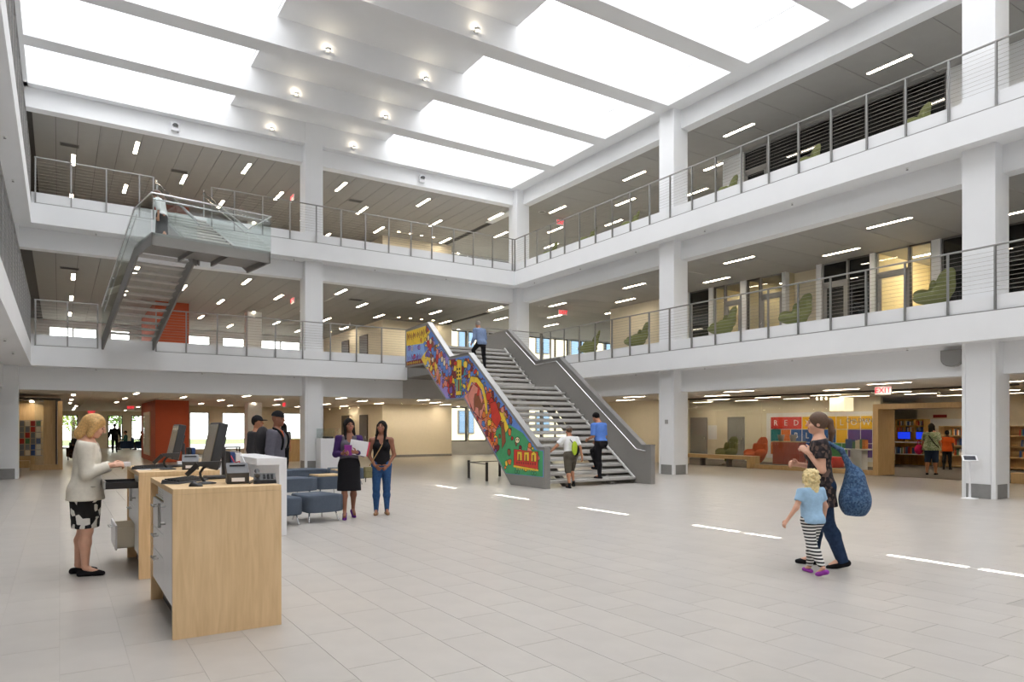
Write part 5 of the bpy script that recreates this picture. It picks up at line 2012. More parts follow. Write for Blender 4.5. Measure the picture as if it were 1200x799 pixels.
def skeleton(H, p):
    """joints of a figure facing +Y; right side is +X"""
    J = {}
    h = H / 1.7
    fem = p.get('fem', False)
    J['h'] = h
    J['bust'] = p.get('bust', 1)
    sw = (.172 if fem else .192) * h * p.get('shw', 1)
    hw = .088 * h
    legs = {}
    for s, sg in (('R', 1), ('L', -1)):
        th, kn, sp = p.get('leg' + s, (0, 4, 2))
        d1 = V3(sg * math.sin(R(sp)), math.sin(R(th)), -math.cos(R(th)) * math.cos(R(sp)))
        a2 = th - kn
        d2 = V3(sg * math.sin(R(sp)) * .3, math.sin(R(a2)), -math.cos(R(a2)))
        hip = V3(sg * hw, 0, 0)
        knee = hip + unit(d1) * .425 * h
        ank = knee + unit(d2) * .405 * h
        legs[s] = (hip, knee, ank, a2)
    low = min(legs['R'][2][2], legs['L'][2][2]) - .085 * h - p.get('heel', 0)
    base = V3(0, 0, -low)
    mid = (legs['R'][2] + legs['L'][2]) / 2
    base[1] -= mid[1] if not p.get('sit') else 0
    for s in 'RL':
        hip, knee, ank, a2 = legs[s]
        J['hip' + s], J['knee' + s], J['ank' + s] = hip + base, knee + base, ank + base
        pit = p.get('foot' + s, 0)
        fd = rot('X', pit) @ V3((.12 if s == 'R' else -.12), 1, 0)
        J['fdir' + s] = unit(fd)
    T = rot('Z', p.get('twist', 0)) @ rot('X', -p.get('lean', 0))
    J['T'] = T
    pc = base
    J['pel'] = pc + V3(0, 0, .02 * h)
    J['waist'] = pc + T @ V3(0, .0, .17 * h)
    J['chest'] = pc + T @ V3(0, -.005, .37 * h)
    J['uch'] = pc + T @ V3(0, -.01, .47 * h)
    J['neck'] = pc + T @ V3(0, -.012 * h, .535 * h)
    J['x'], J['y'], J['z'] = T @ V3(1, 0, 0), T @ V3(0, 1, 0), T @ V3(0, 0, 1)
    Hd = T @ rot('Z', p.get('hyaw', 0)) @ rot('X', -p.get('hpit', 0))
    J['Hd'] = Hd
    J['head'] = J['neck'] + T @ V3(0, .012 * h, .075 * h) + Hd @ V3(0, .012, .105) * h
    for s, sg in (('R', 1), ('L', -1)):
        sh = pc + T @ V3(sg * sw, -.01 * h, .475 * h)
        u, f = p.get('arm' + s, ((sg * .14, -.04, -1), (sg * .06, .16, -1)))
        el = sh + (T @ unit(u)) * .285 * h
        wr = el + (T @ unit(f)) * .245 * h
        J['sh' + s], J['el' + s], J['wr' + s] = sh, el, wr
        J['hd' + s] = unit(T @ unit(p.get('hand' + s, f)))
        J['hn' + s] = unit(T @ unit(p.get('palm' + s, (-sg, 0, 0))))
    return J


def torso(Fd, J, g=0, w=1.0, fem=False, k=.05, top=True):
    h = J['h']
    y = J['y']
    rh, rw, rc = (.168, .128, .142) if fem else (.158, .142, .162)
    rh, rw, rc = [r * h * w + g for r in (rh, rw, rc)]
    e = (y, .70 if not fem else .72)
    Fd.cone(J['pel'], J['waist'], rh, rw, k, e)
    Fd.cone(J['waist'], J['chest'], rw, rc, k, e)
    Fd.cone(J['chest'], J['uch'], rc, .12 * h * w + g, k, e)
    Fd.cone(J['shR'], J['shL'], .052 * h + g, .052 * h + g, k)
    for s in (-1, 1):
        Fd.ball(J['pel'] + J['x'] * s * .075 * h - y * .055 * h - V3(0, 0, .02 * h), (.09 * h * w + g, .085 * h * w + g, .095 * h + g), .04)
        if fem and J.get('bust', 1):
            Fd.ball(J['chest'] + J['x'] * s * .066 * h + y * .088 * h - J['z'] * .005, (.058 * h + g, .055 * h + g, .06 * h + g), .03)


def arm(Fd, J, s, g=0, upto=2.0, k=.025, w=1.0, flat=True):
    h = J['h']
    a, b, c = J['sh' + s], J['el' + s], J['wr' + s]
    if upto < 1:
        Fd.cone(a, a + (b - a) * upto, .058 * h * w + g, (.058 - .017 * upto) * h * w + g, k, fb=flat)
    else:
        Fd.cone(a, b, .058 * h * w + g, .041 * h * w + g, k)
        f = min(1, upto - 1)
        if f > 0:
            Fd.cone(b, b + (c - b) * f, .041 * h * w + g, (.041 - .013 * f) * h * w + g, k, fb=flat and upto < 2)


def leg(Fd, J, s, g=0, upto=2.0, k=.03, w=1.0, flare=0.0):
    h = J['h']
    a, b, c = J['hip' + s], J['knee' + s], J['ank' + s]
    if upto < 1:
        Fd.cone(a, a + (b - a) * upto, .092 * h * w + g, (.092 - .035 * upto) * h * w + g + flare, k, fb=True)
        return
    Fd.cone(a, b, .092 * h * w + g, .057 * h * w + g, k)
    f = min(1.14, upto - 1)
    back = unit(np.cross(c - b, V3(1, 0, 0)))
    if back[1] > 0:
        back = -back
    m = b + (c - b) * .32 + back * .012 * h
    if f > .35:
        Fd.cone(b, m, .052 * h * w + g, .056 * h * w + g, k)
        e = b + (c - b) * f
        Fd.cone(m, e, .056 * h * w + g, (.056 - .026 * f) * h * w + g + flare, k, fb=True)
    elif f > 0:
        e = b + (c - b) * f
        Fd.cone(b, e, .055 * h * w + g, .055 * h * w + g + flare, k, fb=True)


def hand_mesh(J, s, curl=25, res=.0045):
    h = J['h']
    d, n = J['hd' + s], J['hn' + s]
    n = unit(n - d * (n @ d))
    t = np.cross(d, n) * (1 if s == 'R' else -1)
    # thumb side
    w = J['wr' + s]
    lo = w - .2 * h
    hi = w + .2 * h
    Fd = Field(np.minimum(w, w + d * .2 * h) - .075 * h, np.maximum(w, w + d * .2 * h) + .075 * h, res * max(1, h))
    Fd.cone(w - d * .03 * h, w + d * .02 * h, .027 * h, .026 * h, .01)
    Fd.cone(w + d * .02 * h, w + d * .078 * h, .034 * h, .040 * h, .012, (n, .42))
    for i, (o, L) in enumerate(((.030, .068), (.010, .076), (-.010, .071), (-.029, .056))):
        a = w + d * .088 * h + t * o * h
        q = a
        ang = 0
        for j, (fr, cc) in enumerate(((.45, 1.0), (.32, 1.3), (.23, .8))):
            ang += R(curl * cc)
            dd = d * math.cos(ang) + n * math.sin(ang) + t * o * .8
            e = q + unit(dd) * L * fr * h
            Fd.cone(q, e, (.0098 - .0008 * j) * h, (.0092 - .001 * j) * h, .003)
            q = e
    a = w + d * .03 * h + t * .032 * h
    b = a + unit(d * .65 + t * .7 + n * .25) * .042 * h
    c = b + unit(d * .85 + t * .25 + n * .4) * .034 * h
    Fd.cone(a, b, .0135 * h, .0112 * h, .008).cone(b, c, .0112 * h, .0092 * h, .003)
    return Fd.mesh()


def head_mesh(J, res=.006):
    h = J['h']
    Fd = Field((-.13, -.16, -.21), (.13, .16, .16), res)
    Fd.ball((0, -.012, .018), (.077, .098, .100), .0)
    Fd.ball((0, .028, -.052), (.057, .066, .068), .03)
    Fd.ball((0, .055, -.092), (.03, .03, .022), .02)
    Fd.cone((0, -.02, -.08), (0, -.035, -.2), .052, .056, .03)
    for sg in (-1, 1):
        Fd.ball((sg * .034, .094, .006), (.021, .016, .013), 0, sub=True)
        Fd.ball((sg * .033, .076, .006), (.014, .014, .012), .003)
        Fd.ball((sg * .034, .086, .030), (.024, .010, .007), .01)
        Fd.ball((sg * .046, .062, -.03), (.022, .02, .022), .02)
        Fd.ball((sg * .077, -.008, -.008), (.010, .022, .032), .006)
    Fd.cone((0, .090, .022), (0, .112, -.022), .009, .014, .012)
    Fd.ball((0, .090, -.052), (.024, .010, .006), .006)
    Fd.ball((0, .087, -.063), (.021, .010, .006), .006)
    v, f = Fd.mesh()
    c = v[f].mean(1)
    mi = np.zeros(len(f), int)
    for sg in (-1, 1):
        e = (np.abs(c[:, 0] - sg * .033) < .012) & (np.abs(c[:, 2] - .006) < .0075) & (c[:, 1] > .07)
        mi[e] = 2
        e = (np.abs(c[:, 0] - sg * .035) < .020) & (np.abs(c[:, 2] - .031) < .005) & (c[:, 1] > .07)
        mi[e] = 3
    e = (np.abs(c[:, 0]) < .023) & (np.abs(c[:, 2] + .057) < .010) & (c[:, 1] > .082)
    mi[e] = 1
    v = (v * h) @ J['Hd'].T + J['head']
    return v, f, mi


def hair_obj(J, style, m, parent, res=.008):
    h = J['h']
    Fd = Field((-.2, -.24, -.42), (.2, .2, .19), res)
    Fd.ball((0, -.018, .026), (.090, .108, .110), 0)
    if style == 'short':
        Fd.plane((0, .03, .03), (0, .55, -.45))
        Fd.plane((0, 0, -.075), (0, 0, -1))
    else:
        Fd.ball((0, .105, -.045), (.068, .085, .098), 0, sub=True)
        if style == 'bob':
            for sg in (-1, 1):
                Fd.cone((sg * .068, -.005, .03), (sg * .085, .005, -.10), .042, .034, .03)
                Fd.cone((sg * .05, .02, .085), (sg * .086, .018, -.03), .030, .022, .02)
            Fd.cone((0, -.06, .02), (0, -.085, -.13), .085, .07, .03)
        elif style == 'long':
            for sg in (-1, 1):
                Fd.cone((sg * .07, .0, .03), (sg * .082, .01, -.16), .034, .024, .02)
                Fd.cone((sg * .082, .01, -.16), (sg * .08, .05, -.32), .026, .016, .02)
            Fd.cone((0, -.06, .02), (0, -.085, -.24), .08, .07, .03)
        elif style == 'pony':
            Fd.ball((0, -.125, .02), (.04, .04, .04), .02)
            Fd.cone((0, -.135, .02), (0, -.155, -.1), .034, .036, .02).cone((0, -.155, -.1), (0, -.14, -.26), .036, .014, .02)
        elif style == 'curly':
            Fd.ball((0, -.028, .01), (.112, .122, .132), 0)
            Fd.cone((0, -.055, -.04), (0, -.075, -.25), .118, .105, .03, ((0, 1, 0), .75))
            for q in range(170):
                a = random.uniform(0, 6.28)
                z = random.uniform(-.33, .12)
                rr = .122 if z > -.1 else .118
                rr *= math.sqrt(max(.15, 1 - max(0, z / .14) ** 2))
                x, y = math.cos(a) * rr, math.sin(a) * rr * (1 if z > -.1 else .72) - .04
                Fd.ball((x, y, z), (.022, .022, .026), .008)
            Fd.ball((0, .14, -.045), (.062, .085, .095), 0, sub=True)
            Fd.ball((0, .10, -.22), (.16, .09, .13), 0, sub=True)
    v, f = Fd.mesh()
    v = (v * h) @ J['Hd'].T + J['head']
    return np_obj('hair', [(v, f, 0)], [m], parent)


def box_of(J, m=.35):
    P = np.array([v for k, v in J.items() if isinstance(v, np.ndarray) and v.shape == (3,) and k not in ('x', 'y', 'z') and not k.startswith(('fd', 'hd', 'hn'))])
    return P.min(0) - m, P.max(0) + m


def person(loc, rz, H, pose, skin, label, clothes, hair=None, res=.014, hat=None, curl=25, hands=True, group=None):
    J = skeleton(H, pose)
    h = J['h']
    fem = pose.get('fem', False)
    w = pose.get('w', 1.0)
    root = thing('person', loc, label, 'person', group, rz=rz)
    lo, hi = box_of(J)
    lo[2] = -.02
    Fd = Field(lo, hi, res)
    torso(Fd, J, 0, w, fem)
    Fd.cone(J['uch'], J['neck'] + J['z'] * .03, .07 * h, .05 * h, .04)
    Fd.cone(J['neck'], J['head'] - J['Hd'] @ V3(0, .02, .10) * h, .052 * h, .05 * h, .02)
    for s in 'RL':
        arm(Fd, J, s, 0, 2, w=(1 + (w - 1) * .6) * (.88 if fem else 1))
        leg(Fd, J, s, 0, 2, w=1 + (w - 1) * .7)
        a, f = J['ank' + s], J['fdir' + s]
        Fd.cone(a, a + f * .12 * h + V3(0, 0, -.05 * h), .030 * h, .028 * h, .02)
    parts = [Fd.mesh() + (0,)]
    parts.append(head_mesh(J, .006 if res < .016 else .009))
    if hands:
        for s in 'RL':
            v, f = hand_mesh(J, s, pose.get('curl' + s, curl), .0048 if res < .016 else .007)
            parts.append((v, f, 0))
    hm = hair[1] if hair else BLACK
    np_obj('body', parts, [SKIN[skin], LIPS, EYE, hm], root)
    if hair and hair[0]:
        hair_obj(J, hair[0], hair[1], root, .008 if res < .016 else .011)
    for c in clothes:
        kind, nm, m = c[0], c[1], c[2]
        kw = c[3] if len(c) > 3 else {}
        Fc = Field(lo, hi, kw.get('res', res))
        g = kw.get('g', .014)
        if kind == 'top':
            torso(Fc, J, g, w, fem)
            up = kw.get('sleeve', 1.95)
            if up > 0:
                for s in 'RL':
                    arm(Fc, J, s, g, up, w=1 + (w - 1) * .6)
            if kw.get('collar'):
                Fc.cone(J['uch'], J['neck'] + J['z'] * .02, .085 * h, .068 * h, .03, fb=True)
            hem = kw.get('hem', 0.0)
            if kw.get('flare'):
                e = J['pel'] - V3(0, 0, max(.02, -hem) * h)
                Fc.cone(J['waist'], e, (.14 * w) * h + g, (.185 * w) * h + g + kw['flare'], .05, (J['y'], .75))
            Fc.plane(J['pel'] + V3(0, 0, hem * h), (0, 0, -1))
            nk = kw.get('neck', .0)
            Fc.plane(J['neck'] + J['z'] * nk + J['y'] * .0, J['z'] + J['y'] * .15)
            if kw.get('vneck'):
                Fc.ball(J['neck'] + J['y'] * .11 * h - J['z'] * .03, (.05 * h, .10 * h, kw['vneck'] * h), 0, sub=True)
            if kw.get('tank'):
                for sg in (-1, 1):
                    Fc.ball((J['shR'] if sg > 0 else J['shL']) + J['x'] * sg * .02, (.075 * h, .13 * h, .11 * h), 0, sub=True)
        elif kind == 'pants':
            rw_ = 1 + (w - 1) * .7
            e = (J['y'], .72)
            Fc.cone(J['pel'], J['waist'], (.168 if fem else .158) * h * w + g, (.130 if fem else .142) * h * w + g, .04, e)
            for sg in (-1, 1):
                Fc.ball(J['pel'] + J['x'] * sg * .075 * h - J['y'] * .055 * h - V3(0, 0, .02 * h), (.09 * h * w + g, .085 * h * w + g, .095 * h + g), .04)
            for s in 'RL':
                leg(Fc, J, s, g, kw.get('len', 2.08), w=rw_, flare=kw.get('flare', 0))
            Fc.plane(J['pel'] + V3(0, 0, kw.get('waist', .12) * h), (0, 0, 1))
        elif kind == 'skirt':
            hem = kw.get('hem', -.5)
            mid = (J['kneeR'] + J['kneeL']) / 2
            b = J['pel'] + (mid - J['pel']) * min(1.3, -hem / .42)
            Fc.cone(J['waist'], J['pel'] - V3(0, 0, .03), (.132 * w) * h + g, (.176 * w) * h + g, .04, (J['y'], .76))
            Fc.cone(J['pel'] - V3(0, 0, .03), b, (.176 * w) * h + g, kw.get('rad', .17) * h + g, .04, (J['y'], .78), fb=True)
            Fc.plane(J['pel'] + V3(0, 0, .14 * h), (0, 0, 1))
        elif kind == 'shoes':
            for s in 'RL':
                Fc = Field(lo, hi, min(res, .010))
                a, f = J['ank' + s], J['fdir' + s]
                up = unit(V3(0, 0, 1) - f * f[2])
                sole = a - up * .062 * h
                hl = kw.get('heel', 0)
                tip = V3(0, 0, -hl) if hl else V3(0, 0, 0)
                Fc.cone(sole - f * .045 * h, sole + f * .12 * h + tip, .040 * h, .036 * h, .02)
                Fc.cone(sole + f * .10 * h + tip, sole + f * .165 * h + tip, .036 * h, .026 * h, .02)
                if kw.get('high', 0):
                    Fc.cone(sole, a + up * kw['high'] * h, .042 * h, .042 * h, .02, fb=True)
                if hl:
                    Fc.cone(sole - f * .05 * h, sole - f * .055 * h - V3(0, 0, hl + .02), .02, .008, .01)
                Fc.plane((0, 0, .0), (0, 0, -1))
                v, f_ = Fc.mesh()
                np_obj(nm[:-1] if nm.endswith('s') else nm, [(v, f_, 0)], [m], root)
            continue
        elif kind == 'strap':
            a, b, c3 = [J['pel'] + J['T'] @ (V3(*p) * h) for p in kw['pts']]
            n_ = 14
            for i in range(n_):
                t0, t1 = i / n_, (i + 1) / n_

                def bz(t):
                    return a * (1 - t) ** 2 + b * 2 * t * (1 - t) + c3 * t * t
                Fc.cone(bz(t0), bz(t1), kw.get('r', .016), kw.get('r', .016), .004)
        elif kind == 'bag':
            ce = J['pel'] + J['T'] @ (V3(*kw['at']) * h)
            r_ = np.array(kw['size'], float) * h
            Fc.ball(ce, r_, 0)
            if kw.get('droop'):
                Fc.ball(ce - V3(0, 0, r_[2] * .45), r_ * np.array([1.15, 1.15, .7]), .05)
        v, f = Fc.mesh()
        np_obj(nm, [(v, f, 0)], [m], root)
    if hat:
        kind, m = hat
        Fh = Field((-.15, -.18, -.05), (.15, .24, .18), .007)
        Fh.ball((0, -.014, .040), (.094, .112, .105), 0)
        Fh.plane((0, 0, .040), (0, -.1, -1))
        if kind == 'cap':
            Fh.ball((0, .11, .048), (.07, .085, .012), .012)
        elif kind == 'sunhat':
            Fh.ball((0, 0, .045), (.135, .15, .012), .015)
        v, f = Fh.mesh()
        v = (v * h) @ J['Hd'].T + J['head']
        np_obj('hat', [(v, f, 0)], [m], root)
    root['_tmp'] = 0
    del root['_tmp']
    return root, J


def pw(root, J, p):
    """world position of a point given in the figure's own frame"""
    return Matrix.Translation(root.location) @ Matrix.Rotation(root.rotation_euler[2], 4, 'Z') @ Vector(p)


def stripes(name, c1, c2, freq, axis='Z'):
    m = mat(name, c1, .9)
    nt = m.node_tree
    b = nt.nodes['Principled BSDF']
    tc = nt.nodes.new('ShaderNodeTexCoord')
    wv = nt.nodes.new('ShaderNodeTexWave')
    wv.bands_direction = axis
    wv.inputs['Scale'].default_value = freq
    nt.links.new(tc.outputs['Object'], wv.inputs['Vector'])
    cr = nt.nodes.new('ShaderNodeValToRGB')
    cr.color_ramp.interpolation = 'CONSTANT'
    cr.color_ramp.elements[0].color = (*s2l(c1), 1)
    cr.color_ramp.elements[1].position = .5
    cr.color_ramp.elements[1].color = (*s2l(c2), 1)
    nt.links.new(wv.outputs['Fac'], cr.inputs[0])
    nt.links.new(cr.outputs[0], b.inputs['Base Color'])
    return m


def patches(name, cols, scale):
    m = mat(name, cols[0], .9)
    nt = m.node_tree
    b = nt.nodes['Principled BSDF']
    tc = nt.nodes.new('ShaderNodeTexCoord')
    vo = nt.nodes.new('ShaderNodeTexVoronoi')
    vo.inputs['Scale'].default_value = scale
    nt.links.new(tc.outputs['Object'], vo.inputs['Vector'])
    sp_ = nt.nodes.new('ShaderNodeSeparateColor')
    nt.links.new(vo.outputs['Color'], sp_.inputs[0])
    cr = nt.nodes.new('ShaderNodeValToRGB')
    cr.color_ramp.interpolation = 'CONSTANT'
    while len(cr.color_ramp.elements) < len(cols):
        cr.color_ramp.elements.new(.5)
    for i, c in enumerate(cols):
        cr.color_ramp.elements[i].position = i / len(cols)
        cr.color_ramp.elements[i].color = (*s2l(c), 1)
    nt.links.new(sp_.outputs[0], cr.inputs[0])
    nt.links.new(cr.outputs[0], b.inputs['Base Color'])
    return m


H_BLOND = mat('hair_blond', (206, 164, 104), .6, var=.22, scale=60, bump=.4)
H_LBLOND = mat('hair_pale_blond', (226, 204, 150), .6, var=.2, scale=50, bump=.4)
H_BLACK = mat('hair_black', (26, 22, 21), .7, spec=.15, var=.2, scale=60, bump=.3)
H_BROWN = mat('hair_brown', (96, 70, 52), .5, var=.2, scale=60, bump=.3)
H_GREY = mat('hair_grey', (150, 142, 134), .6, var=.2, scale=60)
K_BLACK = cl('black', (32, 31, 34))
K_CHAR = cl('charcoal', (58, 56, 58))
K_JEANS = cl('jeans', (52, 84, 128), var=.18, scale=30)
K_DJEANS = cl('dark_jeans', (44, 60, 86), var=.18, scale=30)
K_OFFW = cl('offwhite', (228, 222, 208), var=.05)
K_WHITE = cl('white', (236, 236, 236), var=.04)

# 1 woman in a white blazer at the second desk
t, J = person((.20, 8.95, 0), R(-98), 1.70, dict(fem=True, bust=0, lean=3, hpit=22, legR=(3, 5, 1), legL=(-4, 4, 1), w=1.06,
    armR=((.10, .12, -1), (-.25, 1, .42)), armL=((-.10, .08, -1), (.28, 1, .40)), palmR=(-.7, 0, -.7), palmL=(.7, 0, -.7), handR=(-.2, 1, .2), handL=(.2, 1, .2)), 'light',
    'woman in an off-white blazer and black-and-white skirt standing at the open drawer',
    [('skirt', 'skirt', patches('skirt_pattern', [(30, 29, 31), (236, 234, 228), (30, 29, 31)], 14), dict(hem=-.40, rad=.155)),
     ('top', 'blazer', K_OFFW, dict(sleeve=1.88, hem=-.12, g=.026, flare=.03, collar=True, vneck=.14)),
     ('bag', 'pocket_flap', cl('pocket_shade', (178, 172, 158)), dict(at=(.185, .05, .03), size=(.016, .075, .010))),
     ('top', 'blouse', K_BLACK, dict(sleeve=0, hem=.05, g=.010, vneck=.07)),
     ('shoes', 'flat_shoes', K_BLACK)], ('bob', H_BLOND), res=.012, curl=40)
p = pw(t, J, (J['wrR'] + J['wrL']) / 2 + V3(0, .15, .0))
o = MB().rbox(p.x - .05, p.y - .035, p.z - .02, p.x + .03, p.y + .035, p.z + .03, .008).build('receipt_roll', WLAM, None)
tag(o, 'white paper roll held by the woman in the blazer', 'paper roll')

# 2, 3 men walking behind the white counter
t, J = person((3.30, 13.25, 0), face_to(.80, -.60), 1.86, dict(lean=3, legR=(18, 8, 1), legL=(-14, 14, 1), hyaw=-6, w=1.0), 'brown',
    'man in a grey shirt and dark cap walking behind the white counter',
    [('top', 'shirt', cl('grey_shirt', (104, 102, 112)), dict(sleeve=1.9, hem=-.08, g=.03, vneck=.10)),
     ('top', 'undershirt', cl('orange_tee', (190, 96, 60)), dict(sleeve=0, hem=.1, g=.012)),
     ('pants', 'trousers', K_CHAR), ('shoes', 'shoes', K_BLACK),
     ('strap', 'backpack_strap', K_BLACK, dict(pts=((.11, .14, .2), (.13, .22, .48), (.12, -.02, .54)), r=.022)),
     ('strap', 'backpack_strap', K_BLACK, dict(pts=((-.11, .14, .2), (-.13, .22, .48), (-.12, -.02, .54)), r=.022)),
     ('bag', 'backpack', K_CHAR, dict(at=(0, -.24, .32), size=(.16, .12, .24)))], (None, H_BLACK), res=.014, hat=('beanie', K_BLACK))
t, J = person((3.40, 15.2, 0), face_to(.80, -.60), 1.80, dict(lean=2, legR=(-12, 12, 1), legL=(16, 8, 1)), 'tan',
    'man in a dark cap walking behind the man in the grey shirt',
    [('top', 'jacket', K_CHAR, dict(sleeve=1.9, hem=-.05, g=.03)), ('pants', 'trousers', K_DJEANS), ('shoes', 'shoes', K_BLACK)], ('short', H_BLACK), res=.016, hat=('cap', K_BLACK))

# 4 woman in purple with folders
PURP = cl('purple_knit', (66, 44, 92))
t, J = person((4.29, 11.98, 0), face_to(-.25, -.97), 1.66, dict(fem=True, heel=.055, hyaw=14, hpit=-6, legR=(12, 6, 0), legL=(-8, 8, 0), footR=-14, footL=-18,
    armR=((.22, .05, -1), (-.35, .75, .05)), armL=((-.30, .02, -1), (.55, .75, .12)), palmR=(-.8, 0, .5), palmL=(.5, -.6, .5), handR=(-.6, .8, .0), handL=(.9, .5, .1)), 'brown',
    'woman in a purple cardigan and black skirt holding a white folder',
    [('skirt', 'skirt', K_BLACK, dict(hem=-.46, rad=.20)),
     ('top', 'cardigan', PURP, dict(sleeve=1.92, hem=-.02, g=.016, vneck=.12)),
     ('top', 'vest', cl('grey_vest', (96, 92, 100)), dict(sleeve=0, hem=.02, g=.021, tank=True, vneck=.10)),
     ('shoes', 'high_heels', cl('purple_suede', (92, 34, 120), rough=.6), dict(heel=.05))], ('long', H_BLACK), res=.012, curl=45)
q = (J['wrL'] + J['elL']) / 2 + V3(.03, .07, .09)
Mq = Matrix.Translation(pw(t, J, q)) @ Matrix.Rotation(t.rotation_euler[2], 4, 'Z') @ Matrix.Rotation(R(-10), 4, 'Y') @ Matrix.Rotation(R(-8), 4, 'X')
fo = thing('folder', pw(t, J, q + V3(0, 0, -.13)), 'white folder with a pink edge held by the woman in purple', 'folder')
MB().rbox(-.155, -.010, -.13, .155, .010, .13, .004).xf(Mq).build('white_cover', WLAM, fo)
MB().rbox(-.178, -.014, -.12, -.155, .014, .13, .004).xf(Mq).build('pink_edge', mat('pink_card', (224, 66, 98), .5), fo)
q = (J['wrR'] + J['wrL']) / 2 + V3(0.03, .05, .05)
nb_ = MB().rbox(-.07, -.012, -.09, .07, .012, .09, .004).xf(Matrix.Translation(pw(t, J, q)) @ Matrix.Rotation(t.rotation_euler[2] + R(20), 4, 'Z')).build('notebook', mat('magenta_cover', (128, 34, 128), .5), None)
tag(nb_, 'small purple notebook in the hands of the woman in purple', 'notebook')

# 5 woman in black top and jeans
t, J = person((4.97, 12.15, 0), face_to(-.36, -.93), 1.67, dict(fem=True, hyaw=-18, hpit=-16, legR=(2, 3, 1), legL=(-2, 3, 1),
    armR=((.22, .02, -1), (-.52, .42, -.85)), armL=((-.22, .02, -1), (.52, .42, -.85)), palmR=(-.7, -.5, 0), palmL=(.7, -.5, 0), handR=(-.7, .4, -.6), handL=(.7, .4, -.6)), 'brown',
    'woman in a black tank top and blue jeans with hands clasped',
    [('pants', 'jeans', K_JEANS, dict(len=2.10, g=.010)),
     ('top', 'tank_top', K_BLACK, dict(sleeve=0, hem=-.02, g=.012, tank=True, vneck=.11, neck=-.03)),
     ('shoes', 'flat_shoes', cl('tan_leather', (150, 116, 86), rough=.6)),
     ('strap', 'bag_strap', cl('tan_strap', (182, 150, 104)), dict(pts=((.22, .05, -.02), (.03, .26, .30), (-.10, .0, .53)), r=.011))], ('long', H_BLACK), res=.012, curl=35)
bgp = pw(t, J, J['pel'] + V3(.235, .03, -.14))
bg_ = thing('shoulder_bag', bgp - Vector((0, 0, .1)), 'small khaki shoulder bag hanging at the hip of the woman in jeans', 'bag')
KH = cl('khaki', (150, 142, 104))
MB().rbox(bgp.x - .085, bgp.y - .04, bgp.z - .10, bgp.x + .085, bgp.y + .04, bgp.z + .09, .03).build('pouch', KH, bg_)
MB().rbox(bgp.x - .085, bgp.y - .05, bgp.z + .01, bgp.x + .085, bgp.y + .045, bgp.z + .10, .015).build('flap', KH, bg_)
MB().tube([(bgp.x - .07, bgp.y - .05, bgp.z - .09), (bgp.x - .075, bgp.y - .05, bgp.z - .17)], .008, 6).build('tassel', K_CHAR, bg_)

# 6 man going up the upper flight
zst = lambda y: Z1 + r2 * (int((y - 20.18) / run2) + 1)
yy = 20.18 + run2 * 3 + .11
t, J = person((12.15, yy, Z1 + r2 * 4 + .004), R(4), 1.62, dict(lean=14, legR=(-3, 6, 1), legL=(58, 72, 1), hpit=10, armR=((.15, .15, -1), (0, .8, -.5)), armL=((-.15, .15, -1), (0, .8, -.5))), 'tan',
    'man in a denim shirt and dark trousers climbing the upper flight',
    [('top', 'denim_shirt', cl('denim_shirt', (128, 146, 178), var=.14), dict(sleeve=1.9, hem=-.08, g=.024, collar=True)), ('pants', 'trousers', K_BLACK), ('shoes', 'shoes', K_CHAR)], ('short', H_GREY), res=.015)

# 7 man in a blue shirt stepping up the lower flight
t, J = person((12.62, 15.08 + .11, r1 + .004), R(8), 1.80, dict(lean=9, legR=(60, 77, 1), legL=(-2, 4, 1), hpit=24, armR=((.12, .10, -1), (-.2, .8, -.35)), armL=((-.18, .06, -1), (.15, .85, -.2))), 'tan',
    'man in a blue shirt and black trousers stepping up the lower flight',
    [('top', 'shirt', cl('blue_shirt', (96, 136, 214), var=.06), dict(sleeve=.95, hem=.05, g=.028, collar=True)), ('pants', 'trousers', K_BLACK, dict(g=.018, waist=.14)), ('shoes', 'shoes', K_BLACK)], ('short', H_BLACK), res=.014)

# 8 boy with a sling bag
t, J = person((11.38, 14.78, 0), R(-14), 1.60, dict(lean=8, legR=(24, 44, 2), legL=(-8, 6, 2), hpit=4, hyaw=8, armR=((.35, -.2, -1), (.2, .1, -1)), armL=((-.75, .15, -.7), (-.5, .35, -.5))), 'tan',
    'boy in a white T-shirt and grey cap walking onto the stair',
    [('top', 't_shirt', K_WHITE, dict(sleeve=.75, hem=-.10, g=.030)), ('pants', 'shorts', cl('khaki_grey', (92, 86, 76)), dict(len=1.0, g=.034, flare=.01)), ('shoes', 'shoes', K_BLACK, dict(high=.06)),
     ('strap', 'sling_strap', K_BLACK, dict(pts=((.14, -.15, .10), (0, -.26, .34), (-.10, -.02, .53)), r=.012)),
     ('bag', 'sling_bag', cl('lime', (176, 200, 62)), dict(at=(.04, -.22, .17), size=(.085, .06, .20))), ('bag', 'bag_pocket', K_BLACK, dict(at=(.12, -.21, .12), size=(.07, .05, .14)))], ('short', H_BROWN), res=.014, hat=('cap', cl('grey_cap', (120, 116, 112))))

